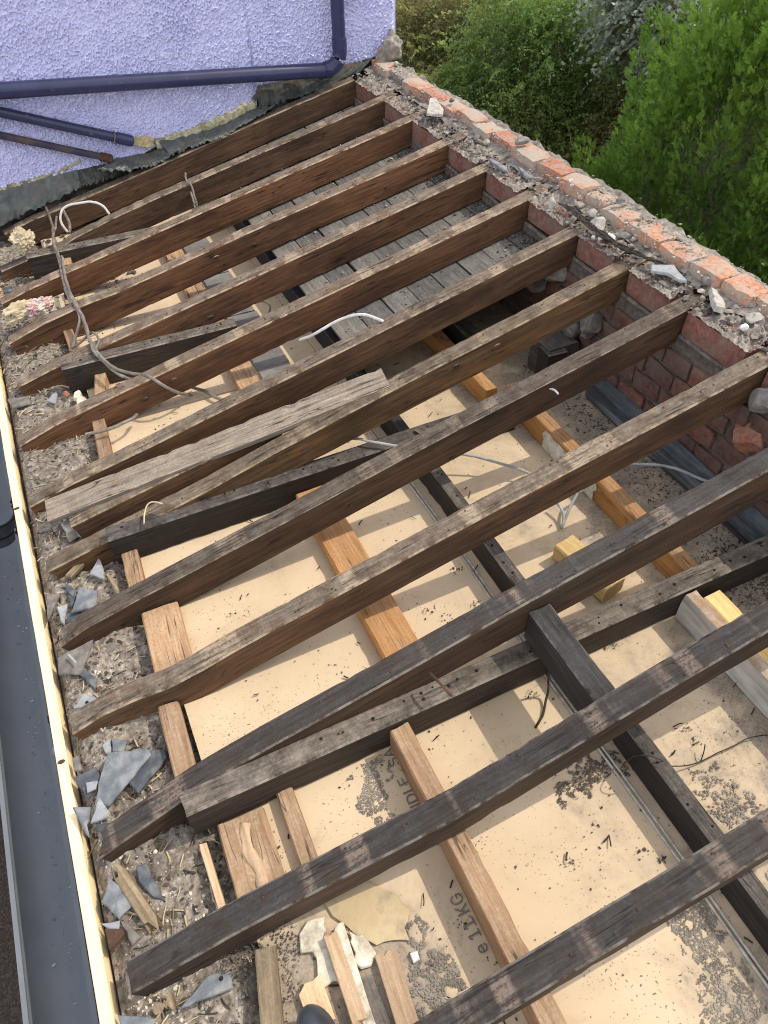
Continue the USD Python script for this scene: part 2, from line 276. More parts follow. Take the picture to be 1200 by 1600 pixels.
simple('mortar', [(.3, (.13, .11, .09)), (.5, (.23, .20, .165)), (.7, (.37, .335, .28))], 60, bump=.7, second=(18, .5, .65, (.14, .115, .09), .7))
simple('mortar_dark', [(.3, (.06, .05, .04)), (.5, (.11, .09, .075)), (.7, (.17, .145, .12))], 60, bump=.6)
simple('rubble_bed', [(.26, (.05, .04, .03)), (.43, (.17, .142, .11)), (.58, (.28, .24, .195)), (.75, (.50, .46, .39))], 75, bump=.8, dist=.004, second=(7, .50, .68, (.075, .058, .042), .75))
simple('grit', [(.3, (.06, .05, .045)), (.5, (.24, .215, .18)), (.7, (.48, .45, .40))], 25, bump=.5)
simple('grit_dark', [(.3, (.022, .017, .013)), (.5, (.065, .052, .041)), (.7, (.14, .115, .092))], 25, bump=.5)
simple('grit_brown', [(.3, (.03, .024, .018)), (.5, (.08, .064, .05)), (.7, (.17, .14, .11))], 25, bump=.5)
simple('grit_grey', [(.3, (.10, .088, .072)), (.5, (.19, .168, .138)), (.7, (.30, .27, .225))], 25, bump=.5)
simple('pebble_white', [(.3, (.5, .48, .43)), (.6, (.72, .70, .65))], 40)
simple('stone_pale', [(.3, (.24, .22, .185)), (.5, (.36, .335, .285)), (.7, (.47, .44, .385))], 50, bump=.5, second=(30, .55, .7, (.2, .18, .15), .7))
simple('stone_grey', [(.3, (.11, .10, .09)), (.6, (.22, .20, .175))], 50, bump=.6)
simple('slate_blue', [(.3, (.085, .098, .108)), (.5, (.135, .148, .158)), (.7, (.21, .218, .22))], 45, bump=.25, rough=.55, second=(26, .50, .68, (.27, .26, .24), .7), coord='object')
simple('slate_dark', [(.3, (.04, .045, .054)), (.5, (.068, .075, .086)), (.7, (.12, .125, .13))], 45, bump=.25, rough=.55, second=(26, .52, .70, (.2, .195, .18), .65), coord='object')
simple('slate_light', [(.3, (.19, .205, .215)), (.5, (.26, .275, .28)), (.7, (.36, .37, .365))], 45, bump=.3, rough=.6, second=(30, .5, .66, (.17, .155, .135), .7), coord='object')
simple('slate_dusty', [(.3, (.085, .075, .065)), (.5, (.14, .125, .108)), (.7, (.21, .19, .165))], 45, bump=.25, rough=.75, coord='object')
simple('lead', [(.3, (.035, .041, .038)), (.5, (.068, .077, .071)), (.7, (.15, .16, .148))], 22, bump=.4, dist=.006, rough=.55, spec=.5, second=(13, .45, .62, (.10, .09, .068), .85))
simple('felt_dark', [(.3, (.022, .024, .022)), (.5, (.048, .052, .047)), (.7, (.10, .105, .09))], 30, bump=.5, second=(10, .5, .66, (.12, .11, .08), .5))
simple('moss_mortar', [(.3, (.22, .19, .10)), (.5, (.40, .36, .22)), (.7, (.56, .53, .38))], 60, bump=.8, second=(20, .52, .66, (.09, .08, .045), .8))
simple('foam_yellow', [(.3, (.30, .22, .10)), (.5, (.47, .38, .20)), (.7, (.58, .50, .31))], 50, bump=.8)
simple('gutter_plastic', [(.3, (.125, .138, .15)), (.7, (.155, .168, .18))], 9, bump=.05, rough=.5, spec=.35, second=(40, .60, .72, (.17, .175, .17), .45))
simple('black_plastic', [(.3, (.012, .012, .014)), (.7, (.03, .03, .033))], 20, bump=.1, rough=.45)
simple('pipe_blue', [(.3, (.014, .016, .046)), (.7, (.025, .027, .070))], 14, bump=.06, rough=.33, spec=.5, second=(30, .63, .70, (.14, .14, .20), .6))
simple('pipe_lead_blue', [(.3, (.020, .020, .045)), (.5, (.04, .034, .055)), (.7, (.10, .065, .05))], 14, bump=.2, rough=.5)
simple('cable_grey', [(.3, (.11, .095, .077)), (.5, (.17, .148, .12)), (.7, (.27, .24, .20))], 30, bump=.1, rough=.6)
simple('cable_white', [(.3, (.36, .34, .30)), (.5, (.52, .50, .46)), (.7, (.62, .60, .56))], 30, bump=.05, rough=.5)
simple('cable_steel', [(.3, (.20, .21, .205)), (.5, (.30, .31, .30)), (.7, (.42, .43, .42))], 30, bump=.05, rough=.45)
simple('rust', [(.3, (.035, .02, .013)), (.7, (.10, .052, .03))], 60, bump=.5)
simple('iron_black', [(.3, (.006, .005, .005)), (.7, (.022, .016, .013))], 60, bump=.3)
simple('plaster_white', [(.3, (.40, .36, .27)), (.5, (.54, .50, .39)), (.7, (.66, .63, .53))], 50, bump=.6, second=(30, .50, .64, (.25, .205, .15), .8))
simple('paper_cream', [(.3, (.34, .275, .17)), (.5, (.46, .385, .25)), (.7, (.55, .48, .34))], 20, bump=.2, second=(38, .60, .64, (.05, .045, .04), .8))
simple('paper_print', [(.3, (.46, .38, .28)), (.47, (.52, .46, .37)), (.50, (.42, .09, .11)), (.55, (.50, .45, .37)), (.60, (.12, .12, .20)), (.66, (.46, .42, .36))], 22, detail=2, bump=.1)
simple('tan_card', [(.3, (.37, .28, .16)), (.5, (.46, .36, .21)), (.7, (.52, .42, .26))], 12, bump=.3, second=(24, .5, .66, (.25, .2, .14), .75))
simple('root_black', [(.3, (.018, .014, .010)), (.7, (.07, .055, .04))], 80, bump=.6)
simple('straw', [(.3, (.34, .26, .14)), (.7, (.55, .45, .28))], 60)
simple('rubber_dark', [(.3, (.018, .022, .026)), (.7, (.05, .056, .06))], 22, bump=.25, rough=.38, spec=.45)
simple('yard', [(.3, (.030, .022, .016)), (.5, (.065, .048, .036)), (.7, (.12, .095, .075))], 90, bump=.8, dist=.01)
simple('soil_grass', [(.35, (.03, .035, .014)), (.55, (.05, .07, .02)), (.75, (.09, .10, .04))], 6, bump=.8, dist=.03)
simple('wall_dark_brick', [(.3, (.045, .034, .028)), (.5, (.09, .065, .052)), (.7, (.15, .115, .095))], 40, bump=.6, second=(16, .5, .65, (.06, .06, .055), .7))
simple('render_purple', [(.3, (.49, .485, .70)), (.5, (.54, .535, .75)), (.7, (.58, .58, .79))], 16, detail=8, bump=.35, dist=.003, rough=.8, second=(5, .62, .78, (.40, .38, .46), .5))
simple('bark', [(.3, (.05, .035, .022)), (.7, (.13, .095, .065))], 40, bump=.8)
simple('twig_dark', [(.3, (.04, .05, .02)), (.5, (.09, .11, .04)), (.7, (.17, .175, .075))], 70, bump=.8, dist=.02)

# ceiling board: cream paper face, dust that has drifted from the brick wall side, fine specks
material('ceiling_paper', {
    'ge': ('geometry', {}), 'sp': ('separate_xyz', {}),
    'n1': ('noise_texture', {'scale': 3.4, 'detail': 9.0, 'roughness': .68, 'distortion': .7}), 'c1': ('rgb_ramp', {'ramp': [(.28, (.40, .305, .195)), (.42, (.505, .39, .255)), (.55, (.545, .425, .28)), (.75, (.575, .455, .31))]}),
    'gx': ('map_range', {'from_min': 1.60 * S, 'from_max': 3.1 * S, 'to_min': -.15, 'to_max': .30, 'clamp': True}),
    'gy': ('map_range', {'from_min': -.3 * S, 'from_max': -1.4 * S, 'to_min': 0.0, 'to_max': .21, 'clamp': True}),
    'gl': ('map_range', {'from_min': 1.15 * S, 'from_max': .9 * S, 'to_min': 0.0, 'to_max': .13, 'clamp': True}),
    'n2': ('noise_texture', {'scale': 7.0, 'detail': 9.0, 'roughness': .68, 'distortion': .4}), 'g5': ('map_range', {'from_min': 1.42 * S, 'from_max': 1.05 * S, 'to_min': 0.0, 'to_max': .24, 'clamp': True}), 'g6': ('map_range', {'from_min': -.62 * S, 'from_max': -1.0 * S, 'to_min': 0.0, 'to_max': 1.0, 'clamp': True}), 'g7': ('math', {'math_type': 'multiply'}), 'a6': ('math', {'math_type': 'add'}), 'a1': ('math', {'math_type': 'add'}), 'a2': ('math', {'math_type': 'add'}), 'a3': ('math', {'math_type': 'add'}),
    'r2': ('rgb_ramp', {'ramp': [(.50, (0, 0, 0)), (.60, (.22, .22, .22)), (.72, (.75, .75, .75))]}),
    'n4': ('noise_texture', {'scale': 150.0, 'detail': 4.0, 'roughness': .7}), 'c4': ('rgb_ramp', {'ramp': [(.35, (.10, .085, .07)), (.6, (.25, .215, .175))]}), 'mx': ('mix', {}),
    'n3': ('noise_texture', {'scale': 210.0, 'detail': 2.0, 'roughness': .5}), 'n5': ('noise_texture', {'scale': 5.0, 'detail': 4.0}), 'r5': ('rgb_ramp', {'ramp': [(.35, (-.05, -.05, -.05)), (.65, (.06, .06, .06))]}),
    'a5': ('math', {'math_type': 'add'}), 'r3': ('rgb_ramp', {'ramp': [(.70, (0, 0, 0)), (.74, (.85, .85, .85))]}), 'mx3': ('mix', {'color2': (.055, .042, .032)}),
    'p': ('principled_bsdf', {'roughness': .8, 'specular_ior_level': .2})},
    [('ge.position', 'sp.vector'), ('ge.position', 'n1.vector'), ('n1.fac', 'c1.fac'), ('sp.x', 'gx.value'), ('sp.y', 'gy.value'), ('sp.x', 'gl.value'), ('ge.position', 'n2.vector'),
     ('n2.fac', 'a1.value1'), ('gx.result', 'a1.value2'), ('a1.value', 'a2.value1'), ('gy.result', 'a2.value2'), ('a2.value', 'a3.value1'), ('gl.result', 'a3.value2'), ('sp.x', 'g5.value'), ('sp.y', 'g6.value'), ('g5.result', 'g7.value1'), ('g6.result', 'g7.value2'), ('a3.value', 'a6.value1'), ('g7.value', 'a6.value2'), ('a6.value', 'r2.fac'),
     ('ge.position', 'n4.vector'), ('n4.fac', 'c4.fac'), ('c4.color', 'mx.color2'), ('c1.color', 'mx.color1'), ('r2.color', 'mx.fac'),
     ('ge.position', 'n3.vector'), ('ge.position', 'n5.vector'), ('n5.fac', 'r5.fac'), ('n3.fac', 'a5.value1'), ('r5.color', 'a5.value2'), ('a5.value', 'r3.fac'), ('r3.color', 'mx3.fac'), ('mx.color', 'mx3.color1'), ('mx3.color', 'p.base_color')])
simple('print_grey', [(.3, (.13, .11, .09)), (.7, (.20, .175, .145))], 60)
simple('bead_white', [(.3, (.26, .23, .19)), (.5, (.42, .38, .32)), (.7, (.55, .52, .47))], 60, bump=.4)

def leafmat(name, ramp, big, bigcol, trans=.35, rough=.5):
    material(name, {
        'ge': ('geometry', {}), 'r': ('rgb_ramp', {'ramp': ramp}), 'n': ('noise_texture', {'scale': big, 'detail': 3.0}), 'r2': ('rgb_ramp', {'ramp': [(.42, (0, 0, 0)), (.62, (.85, .85, .85))]}),
        'mx': ('mix', {'color2': bigcol}), 'p': ('principled_bsdf', {'roughness': rough, 'specular_ior_level': .35}), 't': ('translucent_bsdf', {}), 'mc': ('mix_closure', {'fac': trans})},
        [('ge.random_per_island', 'r.fac'), ('ge.position', 'n.vector'), ('n.fac', 'r2.fac'), ('r2.color', 'mx.fac'), ('r.color', 'mx.color1'), ('mx.color', 'p.base_color'), ('mx.color', 't.color'), ('p.BSDF', 'mc.closure1'), ('t.BSDF', 'mc.closure2')], surface='mc.closure')
leafmat('thuja_leaf', [(0, (.11, .20, .03)), (.5, (.20, .32, .04)), (.85, (.31, .43, .05)), (1, (.43, .50, .08))], 2.0, (.24, .37, .05), trans=.5)
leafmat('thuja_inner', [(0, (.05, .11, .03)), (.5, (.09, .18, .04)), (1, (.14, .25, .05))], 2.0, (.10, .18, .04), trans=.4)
leafmat('hedge_leaf_brown', [(0, (.16, .19, .05)), (.45, (.28, .31, .09)), (.75, (.38, .39, .13)), (1, (.48, .42, .22))], 1.3, (.33, .29, .12), trans=.5)
leafmat('hedge_leaf_green', [(0, (.14, .23, .05)), (.5, (.25, .37, .08)), (.85, (.38, .50, .15)), (1, (.52, .58, .30))], 1.5, (.32, .38, .11), trans=.5)
leafmat('silver_leaf', [(0, (.25, .29, .21)), (.5, (.37, .41, .32)), (1, (.50, .53, .44))], 2.0, (.34, .38, .28), trans=.3)

# ------------------------------------------------------------------ the setting
GZ = -3.3
obj('garden_ground', grid(lambda u, v: np.stack([-0.9 + (u ** 3) * 90, -60 + v * 130, GZ + 0 * u], -1), 30, 40), 'soil_grass', kind='structure', label='soil and rough grass of the garden below the wall', smooth=False)
obj('yard_ground', grid(lambda u, v: np.stack([-60 + u * 61, -60 + v * 130, GZ + .02 + 0 * u], -1), 20, 40), 'yard', kind='structure', label='dark gravelly yard below the gutter', smooth=False)

# ------------------------------------------------------------------ house wall with roughcast
HY = 3.85
flash_top = [(0.2, .30), (0.676, .335), (1.142, .36), (1.376, .375), (1.60, .43), (1.732, .47), (2.098, .50), (2.388, .565), (2.41, .67), (3.032, .735), (3.42, .80)]
def house():
    t = thing('house_wall', 'lilac roughcast house wall at the top end of the stripped roof', 'house wall')
    fx, fz = np.array(flash_top).T
    def patch(x0, x1, zt, nu, nv, zb=None, amp=.0155):
        def fn(u, v):
            x = x0 + u * (x1 - x0); z0 = np.interp(x, fx, fz) - .03 if zb is None else zb; z = z0 + v * (zt - z0)
            q = np.stack([x, z, x * 0], -1)
            a = noise(q * 122, 3); b = noise(q * 200 + 9, 5); c = noise(q * 30 + 4, 8)
            lump = np.clip(a * 1.5 - .40, 0, 1) * .85 + b * .5 + c * .3
            edge = np.clip((3.42 - x) / .02, 0, 1) ** .5
            lump = lump * (.55 + .9 * fbm(q * 3.5 + 2, 3, 6))
            return np.stack([x, HY + .006 - lump * amp * edge, z], -1)
        return grid(fn, nu, nv)
    v, f = patch(0.15, 3.42, 1.55, 1080, 390)
    obj('roughcast', (v, f[:, ::-1]), 'render_purple', t, smooth=True)
    v, f = patch(-3.0, 0.15, 1.55, 160, 90, zb=-.6)
    obj('roughcast', (v, f[:, ::-1]), 'render_purple', t, smooth=True)
    v, f = patch(-3.0, 3.42, 5.2, 260, 140, zb=1.55)
    obj('roughcast', (v, f[:, ::-1]), 'render_purple', t, smooth=True)
    b = trimesh.creation.box([6.42, .3, 8.5]); b.apply_translation([.21, HY + .17, .95])
    obj('brick_backing', b, 'wall_dark_brick', t, smooth=False)
    s = trimesh.creation.box([.012, .30, 4.6]); s.apply_translation([3.424, HY + .155, 2.9])
    obj('side_render', s, 'render_purple', t, smooth=False)
    for row in range(5):                                 # bare brick ends below the torn flashing
        for k in range(14):
            x = .35 + k * .2 + (row % 2) * .1; z = x * TA + .06 + row * .095 - (x - .35) * TA * .55
            zt = np.interp(x, fx, fz)
            if z > zt - .02 or z < x * TA - .12: continue
            m = rock(.5, (.18, .06, .085), .12); v = np.clip(m[0], [-.088, -.03, -.04], [.088, .03, .04]) + [x, HY - .008 + random.uniform(-.012, .012), z]
            obj('brick', (v, m[1]), 'wall_dark_brick', t, smooth=25)
house()

# lead and felt pieces along the bottom of that wall
def strip_sheet(name, topl, botl, mat, label, cat='flashing', wave=.016, n=150, m=16, lift=.05):
    tl, bl = np.array(topl, float), np.array(botl, float); s = seed()
    def fn(u, v):
        a = np.stack([np.interp(u, np.linspace(0, 1, len(tl)), tl[:, k]) for k in range(3)], -1)
        b = np.stack([np.interp(u, np.linspace(0, 1, len(bl)), bl[:, k]) for k in range(3)], -1)
        p = a + (b - a) * v[..., None]
        w = (fbm(np.stack([u * 9, v * 1.5, u * 0], -1) + s, 3, s) - .5) * wave * (.3 + v) * 2
        w2 = (fbm(np.stack([u * 34, v * 7, u * 0], -1) + s, 4, s) - .5) * .012 * (.3 + v)
        p[..., 1] -= lift * np.sin(v * np.pi * .5) + w + w2; p[..., 2] += w * .8 + w2 * .7 + (fbm(np.stack([u * 40, u * 0, u * 0], -1) + s, 3, s) - .5) * .035 * v ** 3
        return p
    a = grid(fn, n, m); v = a[0]; nrm = np.array([0, -.6, .8]) * .006
    b = v - nrm; k = len(v)
    f = np.vstack([a[1][:, ::-1], a[1] + k])
    idx = np.arange(n * m).reshape(n, m); loop = np.r_[idx[:, 0], idx[-1, 1:], idx[::-1, -1][1:], idx[0, ::-1][1:-1]]
    l1 = np.roll(loop, -1); f = np.vstack([f, np.c_[loop, l1, l1 + k], np.c_[loop, l1 + k, loop + k]])
    return obj(name, (np.vstack([v, b]), f), mat, smooth=40, label=label, cat=cat)
W = lambda px, py, y=HY - .012: aty(px, py, y)
strip_sheet('lead_flashing', [W(-60, 318), W(0, 298), W(50, 284), W(85, 273), W(120, 265)], [W(-60, 372, 3.78), W(0, 350, 3.78), W(45, 328, 3.78), W(92, 308, 3.78), W(125, 290, 3.78)], 'lead', 'grey lead flashing folded over the wall foot at the left edge, above the cables', lift=.02)
strip_sheet('lead_flashing', [W(112, 268), W(150, 259), W(178, 254)], [W(120, 291, 3.79), W(155, 280, 3.79), W(187, 270, 3.79)], 'felt_dark', 'dark lifted flashing flap directly under the thinner waste pipe', lift=.03)
strip_sheet('lead_flashing', [W(172, 250), W(205, 243), W(235, 238), W(262, 226)], [W(150, 262, 3.76), W(200, 262, 3.74), W(245, 251, 3.74), W(280, 229, 3.76)], 'lead', 'curled grey lead flap under the ends of the two waste pipes', lift=.05, wave=.02)
strip_sheet('lead_flashing', [W(246, 218), W(300, 208), W(350, 190), W(404, 166)], [W(262, 236, 3.77), W(310, 222, 3.75), W(355, 206, 3.75), W(426, 161, 3.77)], 'lead', 'long pale lead flap peeling off below the roughcast, right of the waste pipes', lift=.05, wave=.018)
strip_sheet('felt_flashing', [W(402, 134), W(460, 122), W(545, 100), W(585, 88)], [W(404, 170, 3.80), W(440, 158, 3.80), W(500, 140, 3.80), W(560, 112, 3.80)], 'felt_dark', 'dark felt flashing behind and below the big downpipe near its elbow', lift=.01, wave=.02)
obj('mortar_fillet', lumpy(tube(spline([W(244, 226, HY - .005), W(300, 207, HY - .005), W(350, 187, HY - .005), W(398, 163, HY - .005)], 170), .03, 22), .022, 26), 'moss_mortar', label='lumpy yellowish mossy mortar fillet along the roughcast edge above the pale lead flap', cat='mortar')
obj('wall_filler', shift(lumpy(rock(.05, (1.7, .6, .8), .5, 4), .014, 40), aty(224, 222, HY - .02)), 'foam_yellow', label='crusty yellow filler lump beside the end of the thicker waste pipe', cat='filler')
obj('mortar_fillet', lumpy(tube(spline([W(-20, 302, HY), W(60, 279, HY), W(100, 264, HY), W(125, 250, HY)], 130), .014, 16), .014, 34), 'moss_mortar', label='thin mossy mortar line above the left lead flashing', cat='mortar')

def pipe_thing(name, label, pts, r, mat, cat='drainpipe', collars=(), sides=20, mat2=None):
    t = thing(name, label, cat)
    obj('pipe', tube(pts, r, sides), mat, t, smooth=40)
    for a, b, k in collars:
        obj('collar', tube([a, a + (b - a) * .12, a + (b - a) * .88, b], [r * 1.02, r * k, r * k, r * 1.02], sides), mat2 or mat, t, smooth=40)
    return t
py_ = HY - .10
e0, e1 = aty(-160, 152, py_), aty(505, 113, py_)
v1 = aty(527, -10, py_); corner = np.array([v1[0] - .004, py_, aty(526, 104, py_)[2]])
bend = [corner + np.array([-.10, 0, -.010])] + [corner + np.array([-.10 + .10 * math.sin(a), 0, .10 - .10 * math.cos(a)]) + np.array([0, 0, -.008]) for a in np.linspace(.15, 1.45, 9)] + [corner + np.array([0, 0, .11])]
t = thing('downpipe', 'thick dark blue drainpipe crossing the lilac wall and turning up at an elbow', 'drainpipe')
obj('pipe', tube([e0, (e0 + bend[0]) / 2, bend[0]], .0435, 24), 'pipe_blue', t, smooth=40)
obj('elbow', tube(bend, .0475, 24), 'pipe_blue', t, smooth=40)
obj('upright', tube([bend[-1] + np.array([0, 0, -.01]), corner + np.array([.0, 0, 3.0])], .0435, 24), 'pipe_blue', t, smooth=40)
obj('collar', tube([corner + np.array([0, 0, .10]), corner + np.array([0, 0, .16])], .0495, 24), 'pipe_blue', t, smooth=30)
obj('collar', tube([bend[0] + np.array([-.015, 0, 0]), bend[0] + np.array([.03, 0, 0])], .0495, 24), 'pipe_blue', t, smooth=30)
a, b = aty(-90, 155, HY - .06), aty(200, 219, HY - .06); d = (b - a) / np.linalg.norm(b - a)
pipe_thing('waste_pipe', 'upper dark blue waste pipe sloping down the lilac wall into the flashing', [a, b], .029, 'pipe_blue', 'waste pipe', [(b - d * .075, b + d * .03, 1.18)])
t = _w = stage.GetPrimAtPath('/World/waste_pipe')
obj('clip', tube(b - d * .085 + np.array([[.034 * math.cos(q) * -d[2], .034 * math.sin(q), .034 * math.cos(q) * d[0]] for q in np.linspace(0, 2 * math.pi, 20)]), .004, 6), 'cable_grey', t)
a, b = aty(-90, 192, HY - .05), aty(168, 247, HY - .05); d = (b - a) / np.linalg.norm(b - a)
pipe_thing('waste_pipe', 'lower, thinner waste pipe with worn brown patches, ending in a joint at the flashing', [a, b], .021, 'pipe_lead_blue', 'waste pipe', [(b - d * .05, b + d * .03, 1.3)], mat2='rust')

# ------------------------------------------------------------------ garden wall of brick on the high side
WL, WO = 3.036, 3.345
def brick_mesh(lx, ly, lz, rough=.006, n=(6, 3, 3), crumble=0.0):
    s = seed(); m = trimesh.creation.box([1, 1, 1]);
    m = m.subdivide().subdivide(); v = np.array(m.vertices) * [lx, ly, lz]
    c = .012; h = np.array([lx, ly, lz]) / 2; inner = np.clip(v, -(h - c), h - c); dd = v - inner; L = np.linalg.norm(dd, axis=1, keepdims=True)
    v = np.where(L > 1e-9, inner + dd / np.maximum(L, 1e-9) * c, v)
    nv = v / np.maximum(np.linalg.norm(v, axis=1, keepdims=True), 1e-9)
    v = v + nv * ((fbm(v * 26 + s * 3.3, 3, s) - .5) * 2 * rough)[:, None]
    if crumble: v[:, 2] -= np.where(v[:, 2] > 0, np.maximum(0, fbm(v * 13 + s, 3, s) - .45) * crumble, 0)
    return v, np.array(m.faces)
def garden_wall():
    t = thing('garden_wall', 'part-demolished red brick garden wall with rafter pockets and broken orange bricks on top', 'brick wall')
    y0, y1 = -2.4, 3.84
    core = grid(lambda u, v: np.stack([np.where(v < .5, WL + .012 + 0 * v, WL + .012 + 0 * v), y0 + u * (y1 - y0), -3.3 + v * (3.3 + .60)], -1), 120, 40)
    # the mortar mass: a closed box standing 12 mm behind the brick faces
    b = trimesh.creation.box([WO - WL - .016, y1 - y0, 3.3 + .55]); b.apply_translation([(WL + WO) / 2, (y0 + y1) / 2, (.55 - 3.3) / 2])
    obj('mortar_core', b, 'mortar_dark', t, smooth=False)
    ry = RAFT_Y
    # infill bricks on edge between the rafters and the bed of mortar on them
    for k in range(len(ry)):
        a = (ry[k + 1] + .078 if k + 1 < len(ry) else ry[k] - .33) + .012; c_ = ry[k] - .012
        if c_ - a < .08: continue
        m = brick_mesh(.155, c_ - a, .108, .005)
        obj('brick', shift(m, (WL + .085 + random.uniform(-.008, .008), (a + c_) / 2, .618 + random.uniform(-.006, .006))), 'brick_red', t, smooth=35)
        s = seed()
        def fn(u, v, a=a, c_=c_, s=s):
            x = WL + .004 + u * .19; y = a + v * (c_ - a); q = np.stack([x * 20, y * 20, x * 0], -1) + s
            return np.stack([x, y, .668 + (.05 * (fbm(q, 4, s) - .42) + .025 * (noise(q * 5, s) - .5)) * np.minimum(1, .35 + u * 3) + .012 * u], -1)
        obj('mortar_bed', grid(fn, 44, 60), 'mortar', t, smooth=True)
        # ragged mortar lip under the brick, and the recess below it
        lip = spline([(WL + .006, a, .562), (WL - .006 + .01 * random.random(), a + (c_ - a) * .3, .556), (WL - .002, a + (c_ - a) * .7, .560), (WL + .006, c_, .556)], 16)
        obj('mortar_lip', tube(lip + [.004, 0, 0], .006 + .008 * noise(lip * 40, s), 7), 'mortar_dark', t, smooth=True)
        r = trimesh.creation.box([.05, c_ - a, .05]); r.apply_translation([WL + .045, (a + c_) / 2, .525])
        obj('recess_plate', beam_mesh(c_ - a, .05, .05, rough=.003), 'tie_dark', t, ((WL + .05, a, .545), (0, 1, 0), (-1, 0, 0), (0, 0, 1)))
    # lower courses of the inner face
    row = 0; z = .452
    while z > .05:
        y = y0 + (row % 2) * .11 + random.uniform(-.03, .03)
        while y < y1:
            L = random.choice([.155, .165, .175, .31 if y > 1.3 or y < -.9 else .17]); L = min(L, y1 - y)
            if L > .06:
                pop = random.uniform(-.010, .008)
                m = brick_mesh(.10, L - .009, .089, .009)
                v = m[0] @ rot([1, 0, 0], random.uniform(-.06, .06)).T
                obj('brick', (v + [WL + .045 + pop, y + L / 2, z + random.uniform(-.007, .007)], m[1]), 'brick_dusty' if random.random() < .8 else 'brick_red', t, smooth=35)
            y += L
        z -= .1; row += 1
    v, f = rock(.5, (.12, .19, .16), .35, 3); obj('brick', shift((v, f), (WL + .02, -.005, .372)), 'brick_core', t, smooth=30, label='broken crumbling orange brick bulging from the lower face')
    # outer leaf: broken bricks on top
    y = y0
    while y < y1:
        L = random.uniform(.15, .235); L = min(L, y1 - y)
        if L > .05:
            wob = random.uniform(-.012, .012); deep = .125 if random.random() < .7 else .10
            m = brick_mesh(deep, L - .003, .11, .006, crumble=.055)
            v = m[0] @ rot([0, 0, 1], random.uniform(-.05, .05)).T
            obj('brick', (v + [WO - deep / 2 - .012 + wob * .4, y + L / 2, .695 + random.uniform(-.008, .006)], m[1]), 'brick_orange' if random.random() < .78 else 'brick_core' if random.random() < .5 else 'mortar', t, smooth=35)
        y += L
    def fringe(u, v):                                    # pale mortar left along the outer edge and in the joints
        y = y0 + u * (y1 - y0); q = np.stack([y * 22, v * 4, y * 0], -1)
        return np.stack([WO - .045 + v * .062 + (fbm(q * 1.0, 3, 5) - .5) * .018, y, .738 + .022 * (fbm(q * 1.7 + 5, 4, 9) - .62) - np.maximum(0, v - .75) * .5], -1)
    obj('mortar_fringe', grid(fringe, 700, 9), 'mortar', t, smooth=True)
    def joint(u, v):
        y = y0 + u * (y1 - y0); q = np.stack([y * 13, v * 4, y * 0], -1)
        return np.stack([WL + .13 + v * .20, y, .682 + .050 * (v * 1.15) + .05 * (fbm(q, 4, 11) - .5)], -1)
    obj('mortar_joint', grid(joint, 500, 16), 'mortar', t, smooth=True)
    v, f = rock(.5, (.20, .22, .26), .9, 3); v = v @ rot([0, 1, .3], .6).T; obj('mortar_lump', shift((v, f), (3.36, 3.80, .78)), 'mortar', t, smooth=20, label='broken mortar peak against the house corner')
    for row, z in enumerate(np.arange(.59, -3.2, -.1)):    # outer face, seen only from the garden
        y = y0 + (row % 2) * .16
        ms = []
        while y < y1:
            L = min(.33, y1 - y); m = trimesh.creation.box([.03, L - .015, .085]); m.apply_translation([WO - .012, y + L / 2, z]); ms.append(m); y += L
        if row < 14: obj('outer_course', join(ms), 'brick_red', t, smooth=False, kind='stuff')
R_near = {0: [(.55, 3.70), (3, 3.70)], 1: [(.5, 3.245), (.9, 3.275), (1.42, 3.28), (3, 3.244)], 2: [(.5, 2.875), (1, 2.871), (3, 2.838)], 3: [(.5, 2.445), (1, 2.439), (3, 2.408)], 4: [(.5, 2.02), (1, 2.012), (3, 1.997)],
          5: [(.45, 1.59), (1, 1.6), (3, 1.598)], 6: [(.45, 1.165), (1, 1.159), (3, 1.189)], 7: [(.45, .79), (1, .783), (3, .833)], 8: [(.45, .43), (1, .439), (3, .471)],
          9: [(.43, .085), (.64, .078), (.81, .046), (1, .055), (3, .058)], 10: [(.45, -.334), (.64, -.316), (.8, -.3), (1, -.296), (3, -.306)], 11: [(.48, -.698), (.8, -.706), (1.38, -.738), (3, -.722)], 12: [(.45, -1.138), (3, -1.154)]}
RAFT_Y = [float(np.interp(3.0, *np.array(R_near[k]).T)) for k in range(13)]
garden_wall()
# ------------------------------------------------------------------ eaves wall on the low side
def bed_z(x, y):
    x, y = np.asarray(x, float), np.asarray(y, float); q = np.stack([x * 9, y * 9, 0 * x], -1)
    return .032 + .012 * np.clip(y, -1, 1) + .05 * (fbm(q, 5, 21) - .5) - .05 * np.clip((x - .70) / .12, 0, 1) - .055 * np.clip((.475 - x) / .045, 0, 1) + .02 * (fbm(q * 5, 3, 31) - .5)
t = thing('eaves_wall', 'low brick eaves wall with a rough rubble and mortar top beside the gutter', 'brick wall')
obj('rubble_top', grid(lambda u, v: (lambda x, y: np.stack([x, y, np.where(u < .02, -.02, bed_z(x, y))], -1))(.43 + u * .43, -2.4 + v * 6.2), 110, 1200), 'rubble_bed', t, smooth=True)
for row, z in enumerate(np.arange(-.09, -3.3, -.105)):
    y = -2.4 + (row % 2) * .16
    if row < 5:
        while y < 3.8:
            L = min(.33, 3.8 - y); m = trimesh.creation.box([.03, L - .015, .09]); m.apply_translation([.42, y + L / 2, z]); obj('brick', m, 'wall_dark_brick', t, smooth=False); y += L
b = trimesh.creation.box([.40, 6.24, 3.25]); b.apply_translation([.635, .7, -1.675]); obj('mortar_core', b, 'mortar_dark', t, smooth=False)

